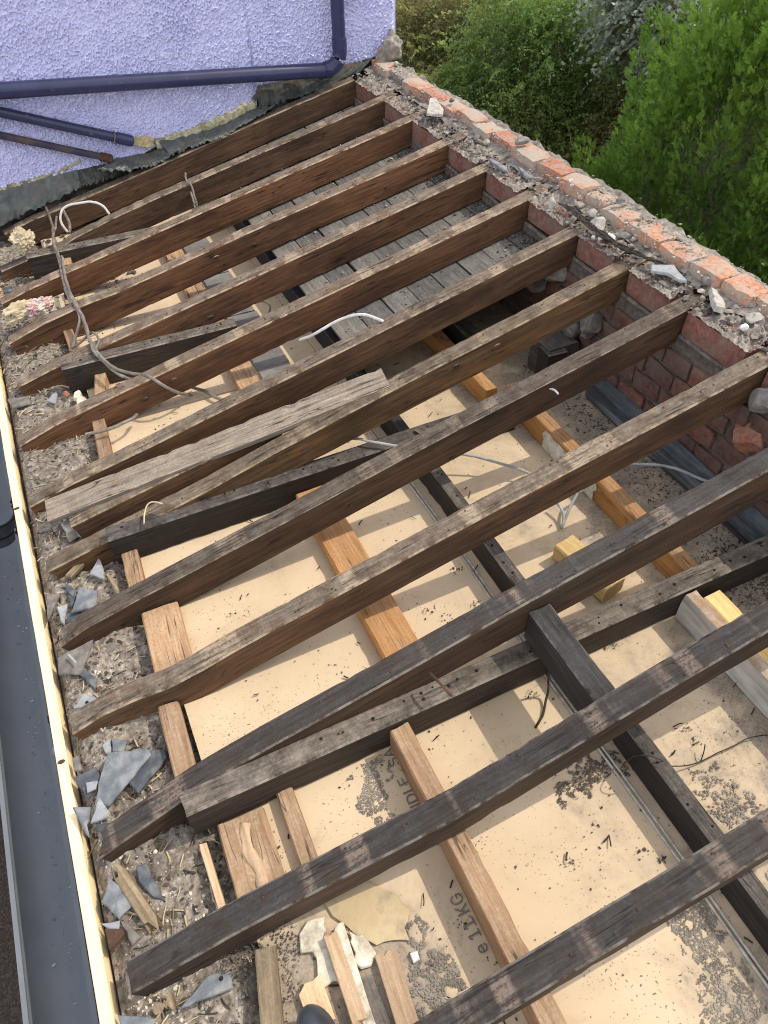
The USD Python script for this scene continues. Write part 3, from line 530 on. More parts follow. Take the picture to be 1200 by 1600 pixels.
# ------------------------------------------------------------------ ceiling boards
def sheet(x0, x1, y0, y1, z, label, sag=.004):
    s = seed()
    a = grid(lambda u, v: (lambda x, y: np.stack([x, y, z + sag * (fbm(np.stack([x * 1.5, y * 1.5, x * 0], -1) + s, 2, s) - .5)], -1))(x0 + u * (x1 - x0), y0 + v * (y1 - y0)), 24, 40)
    v = a[0]; b = v - [0, 0, .019]; k = len(v); n, m = 24, 40; idx = np.arange(n * m).reshape(n, m)
    loop = np.r_[idx[:, 0], idx[-1, 1:], idx[::-1, -1][1:], idx[0, ::-1][1:-1]]; l1 = np.roll(loop, -1)
    f = np.vstack([a[1], a[1][:, ::-1] + k, np.c_[loop, loop + k, l1 + k], np.c_[loop, l1 + k, l1]])
    t = thing('plasterboard', label, 'plasterboard')
    obj('board', (np.vstack([v, b]), f), 'ceiling_paper', t, smooth=30)
    return t
BZ = .045
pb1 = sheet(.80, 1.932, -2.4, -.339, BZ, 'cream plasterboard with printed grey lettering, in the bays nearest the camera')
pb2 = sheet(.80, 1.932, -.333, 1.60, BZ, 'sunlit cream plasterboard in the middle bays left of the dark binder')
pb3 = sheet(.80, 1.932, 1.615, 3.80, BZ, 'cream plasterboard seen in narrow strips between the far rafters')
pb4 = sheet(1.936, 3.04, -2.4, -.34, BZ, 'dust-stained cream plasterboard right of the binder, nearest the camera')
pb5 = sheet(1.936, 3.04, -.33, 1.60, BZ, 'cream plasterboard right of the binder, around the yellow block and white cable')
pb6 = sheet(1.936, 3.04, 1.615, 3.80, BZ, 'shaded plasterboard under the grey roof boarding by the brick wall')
for xo, w in ((1.926, .006), (1.940, .007)):
    p = np.array([(xo + .003 * math.sin(q * 5), q, BZ + .004) for q in np.linspace(-2.3, 1.6, 120)])
    obj('edge_bead', tube(p, .0032 + .0018 * noise(p * 18, 3), 6), 'bead_white', pb1 if w < .0065 else pb2, smooth=True)
def lettering(txt, x, y, h, parent, wide=1.0):
    m = meshkit.text_mesh(txt, h, .0012); v = np.array(m.vertices) * [wide, 1, 1]
    obj('printed_lettering', (np.c_[x - v[:, 1], y + v[:, 0], BZ + .0035 + v[:, 2]], m.faces), 'print_grey', parent, smooth=False)
_w = lambda q: meshkit.text_mesh(q, .032, .001).bounds[1][0]
_a, _b = (_w('HA') + _w('HAN')) / 2, (_w('HANDLE . SA') + _w('HANDLE . SAF')) / 2
lettering('HANDLE . SAFELY', 1.350, -.588 - _a * .22 / (_b - _a), .032, pb1, .22 / (_b - _a))
lettering('e 11 KG', 1.338, -.99, .034, pb1, .155 / meshkit.text_mesh('e 11 KG', .034, .001).bounds[1][0])

# ------------------------------------------------------------------ rafters
ORD = ['rafter against the foot of the lilac wall, under the flashing', 'rafter with a split broken tail where the cables cross, second from the lilac wall', 'rafter third from the lilac wall with newspaper scraps beside its tail',
       'red-brown rafter just above the crumpled printed paper, fourth from the lilac wall', 'rafter running behind the cable knot, with grey boarding on both sides', 'rafter under the curved white cable, last but one over the grey boarding',
       'grey-brown rafter that ends the roof boarding, beside the loose grey plank', 'honey-brown rafter in front of the loose grey plank with a frayed rotten tail', 'brown rafter crossing the flat orange joist, over the broken slate heap',
       'brown rafter with a dark tail crossing the sunniest plasterboard bay', 'dark rafter carrying the short cross piece, doubled by a nailed tie', 'long blackened rafter beyond the cross piece, from the bottom left slates to the right edge',
       'black rafter nearest the camera, cutting the bottom right corner']
MATS = ['old_brown', 'old_brown', 'old_red', 'old_red', 'old_red', 'old_red', 'old_brown', 'old_honey', 'old_brown', 'old_brown', 'old_black', 'old_black', 'old_black']
DEP = [.15] * 11 + [.13, .12]
for k in range(13):
    pts = np.array(R_near[k]); x0 = max(.45, pts[0, 0]); x1 = WL + .13
    if k == 0: x0, x1 = .6, WL + .02
    ya, yb_ = np.interp(x0, *pts.T), np.interp(3.0, *pts.T); y1 = ya + (yb_ - ya) * (x1 - x0) / (3.0 - x0)
    A = np.array([x0, ya + .039, x0 * TA]); B = np.array([x1, y1 + .039, x1 * TA]); L = np.linalg.norm(B - A)
    xs = np.linspace(x0, 3.0, 24); side = np.c_[(xs - x0) / (3 - x0) * L * (3 - x0) / (x1 - x0), np.interp(xs, *pts.T) - (ya + (yb_ - ya) * (xs - x0) / (3.0 - x0))]
    top = {1: [(0, -.012), (.25, -.02), (.42, -.035), (.50, -.018), (.75, -.004), (1, 0), (3, 0)], 5: [(0, -.02), (.2, 0), (3, 0)], 7: [(0, -.015), (.3, -.012), (.7, -.018), (1.0, -.006), (1.3, 0), (3, 0)], 8: [(0, -.03), (.12, -.006), (.3, 0), (3, 0)],
           9: [(0, -.02), (.12, 0), (3, 0)], 10: [(0, -.02), (.3, -.004), (3, 0)], 3: [(0, -.01), (.2, .012), (.45, .012), (.6, 0), (3, 0)]}.get(k, [(0, -.008), (.2, .004), (.5, 0), (3, 0)])
    dep = {10: [(0, 0), (.8, 0), (1.6, -.03), (3, -.035)]}.get(k)
    t, L, kw = beam('rafter', A, B, 0, 0, '', ORD[k], 'rafter', group='rafters', as_thing=True)
    obj('timber', beam_mesh(L, .078, DEP[k] * .977, rough=.0022 if k < 8 else .0013, chip=.0055 if k < 8 else .0028, top=top, side=side, depth=dep, jag=.05 if k in (1, 7, 8, 10) else .012), MATS[k], t)
    heads = []
    r = np.random.default_rng(50 + k)
    for q in np.arange(.35, L - .1, .21):
        for _ in range(2):
            if r.random() < .7: heads.append(shift(trimesh.creation.icosphere(subdivisions=1, radius=.0036), (q + r.uniform(-.06, .06), r.uniform(-.022, .022) + np.interp(q, *side.T), .0 + np.interp(q, *np.array(top).T))))
    obj('nail_heads', join(heads), 'rust', t, smooth=True, kind='stuff')
    if k in (3, 4, 5, 7):                                # knots in the side face, low round bosses
        for q in r.uniform(.5, L - .5, 3):
            z = r.uniform(-.11, -.03); n = 10; a = np.linspace(0, 2 * np.pi, n, endpoint=False)
            obj('knot', join([shift((np.array(trimesh.creation.icosphere(subdivisions=2, radius=1).vertices) * [.018, .006, .011], trimesh.creation.icosphere(subdivisions=2, radius=1).faces), (q, -.037 + np.interp(q, *side.T), z))]), 'charred' if r.random() < .5 else 'old_brown', t, smooth=True)
r10 = stage.GetPrimAtPath('/World/rafter_010')
obj('bent_nail', tube(spline([(1.075, -.035, -.055), (1.085, -.085, -.05), (1.095, -.13, -.062)], 12), .0042, 6), 'rust', r10)

# ------------------------------------------------------------------ ceiling ties with nail holes along the top
def tie(x0, x1, yc, zt, label, h=.143, w=.075, mat='tie_dark', rough=.002):
    t, L, kw = beam('ceiling_tie', (x0, yc, zt), (x1, yc, zt), 0, 0, '', label, 'ceiling tie', group='horizontal ceiling ties', as_thing=True)
    obj('timber', beam_mesh(L, w, h, rough=rough, chip=.005), mat, t)
    r = np.random.default_rng(int(x0 * 1000 + yc * 77) % 9999); hs = []
    for q in np.sort(r.uniform(.05, L - .03, int(L / .085))):
        m = trimesh.creation.icosphere(subdivisions=1, radius=r.uniform(.003, .0062)); v = np.array(m.vertices) * [1, 1, .5]
        hs.append((v + [q + r.uniform(-.012, .012), r.uniform(-.016, .016), .0015], m.faces))
    obj('nail_holes', join(hs), 'iron_black', t, smooth=True, kind='stuff')
    return t
tie(.705, 1.60, 3.205, .19, 'dark nail-pocked tie below the split rafter tail, farthest of the ties')
tie(.728, 1.592, 1.968, .195, 'dark ceiling tie ending against the grey flat boards, beneath the two cables')
tie(.722, 2.52, .782, .188, 'long dark nail-pocked tie under the honey rafter with a white cable over it')
tie(.725, 3.03, -.337, .192, 'long dusty nail-pocked tie along the dark rafter, passing under the cross piece')

# ------------------------------------------------------------------ binder, cross piece, joists
def nailed(t, L, w, step=.075, sd=1):
    r = np.random.default_rng(sd); hs = []
    for q in np.sort(r.uniform(.05, L - .03, int(L / step))):
        m = trimesh.creation.icosphere(subdivisions=1, radius=r.uniform(.003, .0062)); v = np.array(m.vertices) * [1, 1, .5]
        hs.append((v + [q + r.uniform(-.015, .015), r.uniform(-w, w), .0015], m.faces))
    obj('nail_holes', join(hs), 'iron_black', t, smooth=True, kind='stuff')
t, L, kw = beam('binder', (2.0, -2.3, .172), (2.003, -.378, .172), 0, 0, '', 'dark binder with nail holes running to the bottom right edge, nearest the camera', 'binder', as_thing=True)
obj('timber', beam_mesh(L, .048, .125, rough=.003), 'tie_dark', t); nailed(t, L, .012, sd=4)
t, L, kw = beam('binder', (2.003, -.296, .172), (2.0, .742, .172), 0, 0, '', 'dark binder with nail holes crossing the middle bays between the two long ties', 'binder', as_thing=True)
obj('timber', beam_mesh(L, .05, .125, rough=.003), 'tie_dark', t); nailed(t, L, .012, sd=5)
t, L, kw = beam('binder', (2.0, .822, .172), (2.0, 3.6, .172), 0, 0, '', 'dark binder glimpsed in the black gaps left of the grey roof boarding', 'binder', as_thing=True)
obj('timber', beam_mesh(L, .05, .125, rough=.003), 'charred', t); nailed(t, L, .012, sd=6)
beam('cross_piece', (1.903, -.66, .357), (1.903, -.302, .357), .078, .135, 'charred', 'short black cross piece bridging the two dark rafters on the right', 'cross piece', rough=.003)
yb('flat_joist', 1.525, -.20, .745, .105, .135, .055, 'orange_pine', 'flat orange-brown pine joist crossing the sunlit middle bays', cat='joist', rough=.002)
yb('edge_joist', 1.375, -2.2, -.378, .165, .062, .115, 'brown_pine', 'pale brown joist on edge beside the printed lettering', cat='joist', rough=.002)
yb('flat_joist', 1.53, 1.05, 3.3, .10, .13, .055, 'brown_pine', 'dusty brown flat joist glimpsed between far rafters, left of the grey flat boards', cat='joist', rough=.002)
for a_, b_ in ((1.36, 2.05), (2.057, 2.70), (2.707, 3.4)):
    pass
t = thing('flat_boards', 'row of plain grey flat boards lying between joist and binder under the far rafters', 'boards')
for a_, b_ in ((1.22, 1.615), (1.622, 2.145), (2.152, 2.62), (2.627, 3.3)):
    obj('board', beam_mesh(b_ - a_, .165, .02, rough=.002), 'slab_grey', t, ((1.668, a_, .115), (0, 1, 0), (-1, 0, 0), (0, 0, 1)))
yb('shaded_joist', 2.505, .935, 1.75, .150, .06, .105, 'orange_pine', 'orange joist with a clean cut end in the bay beside the loose plank', cat='joist', rough=.002)
yb('shaded_joist', 2.60, -.295, .93, .158, .064, .113, 'orange_pine', 'deep orange joist on edge left of the yellow block shadow, with one white plastered stretch', cat='joist', rough=.002)
obj('plaster_smear', shift(beam_mesh(.42, .004, .095, rough=.003, step=.02, jag=.05), (0, 0, 0)), 'plaster_white', None, ((2.563, .20, .145), (0, 1, 0), (-1, 0, 0), (0, 0, 1)), label='ragged white plaster smear on the side of the deep orange joist', cat='plaster')
yb('white_joist', 2.50, -1.25, -.378, .182, .05, .137, 'white_side', 'joist with a whitewashed side and raw brown top against the dusty tie', cat='joist', rough=.003)
yb('yellow_board', 2.585, -1.0, -.40, .150, .075, .03, 'yellow_pine', 'fresh yellow board lying behind the whitewashed joist', cat='board', rough=.002)
beam('yellow_block', (2.278, .045, .128), (2.322, -.215, .128), .098, .078, 'yellow_pine', 'fresh yellow offcut block lying on the plasterboard under a dark rafter', cat='offcut', rough=.0015)
yb('wall_plate', 2.985, -1.2, .80, .150, .085, .10, 'sooty_plate', 'sooty grey-white plate along the foot of the brick wall', cat='wall plate', rough=.006)
beam('timber_stub', atz(848, 548, .22), atz(880, 540, .22), .09, .19, 'tie_dark', 'dark upright timber stub by the stones at the foot of the brick wall', cat='stub', rough=.004)
beam('timber_stub', (2.62, 1.27, .20), (2.62, 1.9, .20), .09, .16, 'tie_dark', 'black timber in the dark gap under the end of the roof boarding', cat='stub')
beam('brick_stub', (2.93, .98, .23), (2.93, 1.14, .23), .17, .19, 'old_grey', 'dusty grey block between the timber stub and the brick wall', cat='block', rough=.008)
obj('nailed_block', beam_mesh(.10, .055, .09, rough=.003), 'tie_dark', None, ((2.05, .80, .205), (.35, -.94, 0), (.94, .35, 0), (0, 0, 1)), label='small block nailed at the crossing of tie and binder', cat='block')

# roof boarding under the far rafters
t = thing('roof_boarding', 'dusty grey close boarding nailed under the far rafters next to the brick wall', 'boarding')
xs = [1.97, 2.11, 2.25, 2.388, 2.525, 2.668, 2.808, 2.95, 3.035]
cth, sth = math.cos(math.radians(12.385)), math.sin(math.radians(12.385))
for k in range(8):
    xa, xb_ = xs[k] + .002, xs[k + 1] - .003; xc = (xa + xb_) / 2; w = (xb_ - xa) / cth
    ya, ye = (1.215, 3.72) if k else (1.235, 3.72)
    obj('plank', beam_mesh(ye - ya, w, .02, rough=.0016, step=.06, chip=.004), 'boarding_grey', t, ((xc, ya, xc * TA - .153 + random.uniform(-.003, .001)), (0, 1, 0), (-cth, 0, -sth), (-sth, 0, cth)))
# loose plank on the rafters
A, B = atroof(71, 801, .035), atroof(605, 590, .012)
beam('loose_plank', A + [0, .008, 0], B + [0, .008, 0], .108, .03, 'plank_grey', 'loose weathered grey plank lying along the rafters above the split tail', cat='plank', rough=.004, chip=.02, roll=-.18)
obj('packing_timber', beam_mesh(.0 + .9, .07, .09, rough=.006), 'old_brown', None, ((.60, .965, .135), (cth, 0, sth), (0, 1, 0), (-sth, 0, cth)), label='dark decayed timber packed under the loose grey plank', cat='timber')

# ------------------------------------------------------------------ packers along the eaves wall
def packer(name, quad, zt, th, mat, label, cat='packer', **k):
    """quad: px of far-left, far-right, near-right, near-left corners of its top"""
    q = [atz(x, y, zt) for x, y in quad]; A, B = (q[0] + q[1]) / 2, (q[2] + q[3]) / 2
    w = (np.linalg.norm(q[0] - q[1]) + np.linalg.norm(q[2] - q[3])) / 2
    return beam(name, A, B, w, th, mat, label, cat=cat, **k)
packer('packer', [(190, 858), (213, 855), (232, 925), (203, 932)], .10, .06, 'brown_pine', 'pinkish brown packer between the tie end and the rafter over the slate heap', rough=.003)
packer('packer', [(222, 957), (278, 938), (306, 1036), (247, 1068)], .10, .05, 'brown_pine', 'wide water-stained board packed between two rafters above the biggest sunny bay', rough=.003)
packer('packer', [(245, 1104), (277, 1092), (312, 1226), (277, 1238)], .10, .05, 'brown_pine', 'narrow stained packer below the wide board, one bay nearer', rough=.004)
packer('packer', [(335, 1290), (412, 1258), (452, 1400), (380, 1436)], .10, .045, 'brown_pine', 'wide orange-brown board with a dried glue trail, beside the doubled rafter', rough=.003)
gl = spline([(.03, .012, .002), (.10, -.004, .003), (.16, .010, .003), (.22, .004, .003), (.27, -.006, .002)], 90)
v, f = lumpy(tube(gl, .012 + .008 * noise(gl * 30, 3), 9), .007, 40); v[:, 2] = v[:, 2] * .35
obj('glue_trail', (v, f), 'lath_tan', stage.GetPrimAtPath('/World/packer_003'), smooth=True)
packer('packer', [(434, 1236), (459, 1228), (508, 1362), (480, 1376)], .085, .04, 'brown_pine', 'thin clean batten right of the glue-stained board', rough=.002)
packer('packer', [(398, 1482), (431, 1478), (444, 1612), (410, 1612)], .09, .05, 'rotten', 'round-edged weathered batten at the bottom edge', rough=.004)
packer('packer', [(146, 580), (163, 578), (163, 625), (145, 628)], .12, .07, 'brown_pine', 'short tan packer standing at the end of the middle dark tie', rough=.003)
packer('packer', [(143, 655), (161, 651), (176, 712), (155, 722)], .10, .06, 'brown_pine', 'grey-tan packer crossed by a straight grey cable', rough=.003)
packer('packer', [(96, 513), (110, 510), (126, 552), (112, 560)], .10, .05, 'brown_pine', 'small tilted packer in the bay under the cable knot', rough=.003)
packer('packer', [(186, 786), (199, 782), (214, 806), (196, 812)], .09, .06, 'brown_pine', 'small tan block in the black hole by the split rafter tail', rough=.003)
packer('packer', [(99, 394), (109, 393), (112, 412), (100, 416)], .14, .06, 'brown_pine', 'tiny split packer beside the cables by the farthest tie', rough=.003)
packer('packer', [(98, 450), (104, 449), (118, 480), (108, 482)], .14, .08, 'old_grey', 'slim dark packer standing behind the bundled cables', rough=.003)
packer('splinter_lath', [(309, 1310), (318, 1308), (362, 1440), (345, 1440)], .07, .02, 'lath_tan', 'pale splintered lath beside the glue-stained board', cat='lath', jag=.035, rough=.005)
packer('lath', [(500, 1450), (518, 1445), (580, 1612), (550, 1612)], .085, .018, 'lath_tan', 'clean tan lath with one dark nail hole at the bottom edge', cat='lath', rough=.002, jag=.03)
packer('lath', [(519, 1440), (534, 1434), (594, 1612), (570, 1612)], .08, .022, 'plaster_white', 'white plastered lath lying against the tan lath', cat='lath', rough=.004, jag=.03)
packer('lath', [(580, 1490), (613, 1478), (655, 1612), (620, 1612)], .07, .012, 'lath_tan', 'broad pale lath with plaster smears, right of the plastered lath', cat='lath', rough=.003, jag=.02)
packer('lath', [(463, 1538), (500, 1524), (527, 1600), (487, 1606)], .07, .012, 'lath_tan', 'short broad lath next to the dark rounded cap', cat='lath', rough=.003, jag=.03)
packer('lath', [(560, 1535), (582, 1515), (617, 1612), (590, 1612)], .056, .006, 'old_grey', 'thin dark lath strip between the two pale laths', cat='lath', rough=.003)
obj('torn_card', slab([atz(x, y, .05)[:2] for x, y in [(500, 1405), (560, 1372), (612, 1395), (640, 1422), (632, 1450), (640, 1470), (600, 1472), (575, 1470), (545, 1450), (520, 1432)]], .0025, jit=.004), 'tan_card', None, (np.r_[np.mean([atz(x, y, .05)[:2] for x, y in [(500, 1405), (560, 1372), (612, 1395), (640, 1422), (632, 1450), (640, 1470), (600, 1472), (575, 1470), (545, 1450), (520, 1432)]], 0), .052], (1, 0, 0), (0, 1, 0), (0, 0, 1)), label='torn tan board paper patch above the laths', cat='torn card', smooth=False)
def flat(name, pts, z, th, mat, label, cat, tilt=(0, 0), group=None, jit=.0015):
    q = np.array([atz(x, y, z)[:2] for x, y in pts]); c = q.mean(0)
    T = rot([1, 0, 0], tilt[0]) @ rot([0, 1, 0], tilt[1])
    return obj(name, slab(q, th, jit=jit, tilt=T), mat, None, (np.r_[c, z], (1, 0, 0), (0, 1, 0), (0, 0, 1)), label=label, cat=cat, group=group, smooth=False)
flat('plaster_patch', [(480, 1440), (508, 1432), (520, 1480), (535, 1535), (505, 1545), (495, 1500), (470, 1490), (468, 1460)], .052, .008, 'plaster_white', 'broken white plaster patch left of the tan lath', 'plaster', jit=.006)
flat('plaster_patch', [(545, 1455), (575, 1470), (588, 1490), (580, 1510), (565, 1515), (555, 1490)], .052, .008, 'plaster_white', 'small cream plaster patch between the laths and the torn card', 'plaster', jit=.006)
flat('plaster_chip', [(640, 1490), (652, 1486), (656, 1500), (646, 1506)], .052, .008, 'pebble_white', 'single white chip on the dusty board right of the laths', 'chip')
# rounded cap at the very bottom edge
m = trimesh.creation.icosphere(subdivisions=4, radius=1.0); v = np.array(m.vertices) * [.05, .075, .05]; v[:, 2] += .012 * np.cos(v[:, 0] * 40)
obj('rounded_cap', shift((v, m.faces), atz(492, 1612, .12) + [0, -.02, 0]), 'rubber_dark', label='dark glossy rounded cap poking in at the bottom edge', cat='cap')

# ------------------------------------------------------------------ eaves strip, gutter
def eaves_strip():
    pts = [(.405, y, .012) for y in np.linspace(-2.3, 2.9, 5)]
    L = 5.2
    s = [(q, .004 * math.sin(q * 1.7)) for q in np.linspace(0, L, 30)]
    obj('eaves_strip', beam_mesh(L, .033, .075, rough=.0008, chip=.001, side=s), 'pale_strip', None, ((.402, -2.3, .034), (0, 1, 0), (-1, 0, 0), (0, 0, 1)), label='long fresh pale timber strip along the eaves beside the gutter', cat='eaves strip')
eaves_strip()
for yk, xk in ((.03, .402), (1.25, .396), (-1.0, .409)):
    m = trimesh.creation.icosphere(subdivisions=2, radius=1.0); obj('knot', (np.array(m.vertices) * [.008, .012, .0022] + [yk + 2.3, .402 - xk, .0], m.faces), 'rust', stage.GetPrimAtPath('/World/eaves_strip'), smooth=True)
t = thing('gutter', 'dark grey half-round plastic gutter along the left edge', 'gutter')
gx, gz, gr = .207, -.30, .086
def gut(y0, y1, r, n=30, ny=40, th=.006):
    prof = []
    a = np.linspace(math.pi, 2 * math.pi, n)
    prof += [(gx + (r + th) * math.cos(q), gz + (r + th) * math.sin(q)) for q in a]
    prof += [(gx + r + th + .006, gz + .002), (gx + r + th + .006, gz + .010), (gx + r - .003, gz + .010)]
    prof += [(gx + r * math.cos(q), gz + r * math.sin(q)) for q in a[::-1]]
    prof += [(gx - r + .003, gz + .010), (gx - r - th - .006, gz + .010), (gx - r - th - .006, gz + .002)]
    p = np.array(prof); k = len(p); ys = np.linspace(y0, y1, ny)
    v = np.vstack([np.c_[p[:, 0], np.full(k, y), p[:, 1]] for y in ys])
    i, j = np.meshgrid(np.arange(ny - 1), np.arange(k), indexing='ij'); q = np.stack([i * k + j, i * k + (j + 1) % k, (i + 1) * k + (j + 1) % k, (i + 1) * k + j], -1).reshape(-1, 4)
    f = np.vstack([q[:, [0, 2, 1]], q[:, [0, 3, 2]]])
    return v, f
obj('trough', gut(-2.6, 1.50, gr), 'gutter_plastic', t, smooth=40)
obj('trough', gut(1.66, 3.6, gr), 'gutter_plastic', t, smooth=40)
obj('union', gut(1.44, 1.72, gr + .009, th=.008), 'black_plastic', t, smooth=40)
for y in (1.47, 1.58, 1.69):
    obj('union_rib', gut(y - .01, y + .01, gr + .002, ny=3, th=.02), 'black_plastic', t, smooth=40)
for y in (.28, .42, 1.2):
    b = trimesh.creation.box([.10, .03, .012]); b.apply_translation([.352, y, -.29]); obj('bracket', b, 'black_plastic' if y != .28 else 'cable_steel', t, smooth=False)
obj('downpipe_stub', tube([(.13, 1.95, -.40), (.13, 1.95, -1.8)], .06, 20), 'pipe_blue', None, label='dark blue pipe stub under the gutter at the left edge', cat='drainpipe')

# ------------------------------------------------------------------ slates and debris along the eaves
SL = [
 ([(171, 1178), (232, 1172), (238, 1182), (171, 1259), (148, 1259), (154, 1225)], 'slate_blue', 'largest grey-blue slate fragment on the eaves heap', .088, (.05, -.04)),
 ([(237, 1173), (259, 1172), (261, 1184), (217, 1243), (202, 1225)], 'slate_dark', 'dark slate sheet half under the largest slate', .072, (.02, .06)),
 ([(116, 1216), (150, 1199), (159, 1214), (139, 1251)], 'slate_dark', 'dark four-sided slate left of the largest slate', .068, (0, .08)),
 ([(135, 1224), (154, 1221), (150, 1234), (137, 1240)], 'slate_light', 'small pale slate chip lying on the dark four-sided slate', .082, (0, .05)),
 ([(142, 1287), (157, 1247), (172, 1270), (171, 1277)], 'slate_light', 'pale triangular slate below the largest slate', .080, (.1, 0)),
 ([(114, 1266), (142, 1260), (135, 1292), (139, 1309)], 'slate_blue', 'slate leaning against the pale eaves strip', .07, (0, .5)),
 ([(150, 1287), (171, 1287), (165, 1304), (152, 1300)], 'slate_dark', None, .06, (0, 0)),
 ([(159, 1411), (171, 1369), (216, 1407), (186, 1437)], 'slate_blue', 'cracked diamond slate beside the rotten wood', .062, (.05, .05)),
 ([(159, 1444), (188, 1439), (184, 1463)], 'slate_light', 'small pale triangle slate below the cracked diamond slate', .055, (0, 0)),
 ([(214, 1356), (229, 1349), (259, 1409), (240, 1403), (217, 1379)], 'slate_dark', 'leaf-shaped dark slate right of the rotten wood', .058, (.06, .1)),
 ([(189, 1439), (204, 1446), (221, 1465), (208, 1478)], 'slate_dusty', None, .052, (0, 0)),
 ([(283, 1577), (326, 1525), (360, 1517), (364, 1544)], 'slate_blue', 'blue-grey slate blade with a nail hole at the bottom', .060, (.05, .1)),
 ([(185, 1587), (242, 1590), (240, 1612), (190, 1612)], 'slate_blue', 'slate cut off by the bottom edge beside the strip', .05, (0, 0)),
 ([(160, 1166), (172, 1156), (174, 1180), (165, 1178)], 'slate_light', None, .066, (.1, .1)),
 ([(174, 1155), (199, 1158), (193, 1178), (176, 1176)], 'slate_blue', None, .060, (0, .1)),
 ([(114, 1186), (124, 1182), (130, 1205), (116, 1206)], 'slate_dusty', None, .06, (.1, 0)),
 ([(125, 919), (154, 925), (150, 950), (112, 959)], 'slate_blue', 'squarish blue-grey slate on top of the heap between the middle rafters', .092, (.05, .05)),
 ([(140, 899), (155, 875), (162, 890), (162, 905)], 'slate_light', 'upright pale triangular slate beside the rafter in the slate heap', .088, (.15, .1)),
 ([(102, 911), (119, 923), (115, 934), (104, 925)], 'slate_dark', None, .075, (0, 0)),
 ([(90, 951), (106, 944), (101, 977), (95, 972)], 'slate_light', None, .07, (.1, .2)),
 ([(107, 932), (121, 932), (113, 952)], 'slate_dark', None, .07, (0, 0)),
 ([(104, 975), (107, 960), (147, 955), (130, 965)], 'slate_dark', 'dark slate slipped under the squarish blue slate', .07, (.05, 0)),
 ([(73, 930), (95, 927), (75, 974)], 'slate_dusty', 'brown dusty slate beside the pale strip in the middle heap', .07, (0, .2)),
 ([(91, 1030), (146, 1000), (127, 1054), (92, 1055)], 'slate_dusty', 'large dusty brown slate with a loose nail on it', .078, (.03, .05)),
 ([(126, 1057), (132, 1047), (152, 1061), (150, 1079)], 'slate_dark', 'dark slate under the corner of the large dusty slate', .066, (.05, .08)),
 ([(115, 1110), (134, 1084), (159, 1096), (135, 1107)], 'slate_light', 'pale pointed slate with two nail holes', .072, (.05, .05)),
 ([(8, 450), (18, 447), (20, 456), (8, 459)], 'slate_dark', 'small dark slate chip at the far left among wood shavings', .12, (0, 0)),
 ([(72, 628), (90, 612), (88, 632)], 'slate_light', None, .085, (.05, 0)),
 ([(12, 626), (45, 620), (48, 632), (20, 640)], 'slate_dusty', None, .075, (0, .05)),
 ([(132, 796), (150, 792), (160, 800), (140, 808)], 'slate_light', 'grey slate chip by the black hole under the loose plank', .11, (.05, .05)),
]
SLABS = iter(['small dark shard just below the pale triangular slate', 'dusty brown shard right of the small pale triangle slate', 'small pale shard touching the top corner of the largest slate', 'blue-grey shard behind the top edge of the largest slate', 'dusty shard against the strip above the dark four-sided slate',
    'dark shard at the top left of the squarish blue slate', 'narrow pale shard left of the squarish blue slate', 'small dark triangle under the squarish blue slate', 'pale shard on the rubble beside the middle dark tie', 'dusty flat shard next to the strip by the middle tie'])
for pts, mat, lab, z, tl in SL:
    sp = flat('slate', pts, z - .019, .0085, mat, lab or next(SLABS), 'slate', tl)
    for hx, hy in {'pale pointed slate with two nail holes': [(136, 1098), (133, 1105)], 'blue-grey slate blade with a nail hole at the bottom': [(345, 1529)]}.get(lab, []):
        c = np.mean([atz(x, y, z - .019)[:2] for x, y in pts], 0); h = trimesh.creation.cylinder(radius=.0055, height=.003, sections=10)
        h.apply_translation(np.r_[(atz(hx, hy, z - .012)[:2] - c), .0095]); T = np.eye(4); T[:3, :3] = rot([1, 0, 0], tl[0]) @ rot([0, 1, 0], tl[1]); h.apply_transform(T); obj('nail_hole', h, 'iron_black', sp, smooth=False)
packer('rotten_wood', [(165, 1340), (182, 1338), (265, 1455), (243, 1475)], .055, .03, 'rotten', 'crumbling pale rotten timber across the eaves rubble by the cracked diamond slate', cat='rotten wood', jag=.12, rough=.012)
packer('rotten_wood', [(235, 1560), (268, 1548), (278, 1580), (245, 1592)], .06, .04, 'rotten', 'crumbly brown rotten block at the tail of the long blackened rafter', cat='rotten wood', jag=.05, rough=.012)
packer('rotten_wood', [(125, 875), (133, 878), (108, 905), (100, 900)], .075, .015, 'rotten', 'thin weathered stick at the tail of the frayed honey rafter', cat='rotten wood', jag=.04, rough=.005)
packer('rotten_wood', [(165, 895), (170, 893), (189, 925), (184, 928)], .07, .008, 'rotten', 'pair of pale splinters beside the upright pale slate', cat='rotten wood', jag=.04)
packer('rotten_wood', [(165, 1462), (193, 1455), (194, 1462), (167, 1470)], .05, .012, 'rust', 'reddish splinter below the small pale triangle slate', cat='splinter', jag=.04)
obj('loose_nail', tube(spline([atz(107, 1023, .09), atz(113, 1029, .088), atz(119, 1036, .086)], 6), .004, 6), 'cable_steel', label='silver nail lying on the large dusty slate', cat='nail')
for (x, y, z, s_, sq, mat, lab) in [(104, 616, .075, .02, (1, 1, .8), 'brick_core', 'pink brick chip on the eaves rubble beside the tan packer'), (127, 809, .10, .03, (.9, 1, 1.2), 'lath_tan', 'tan wooden knob on the flat pink stone'),
                                   (137, 785, .10, .022, (1, 1, .7), 'stone_grey', 'grey pebble by the black hole under the loose plank')]:
    obj('stone' if 'wood' not in lab else 'wood_knob', shift(rock(s_, sq), atz(x, y, z)), mat, label=lab, cat='stone' if 'wood' not in lab else 'wood knob')
flat('flat_stone', [(101, 810), (133, 792), (175, 815), (108, 848)], .05, .045, 'stone_pale', 'flat pinkish stone slab between the loose plank and the frayed rafter tail', 'stone', jit=.006)
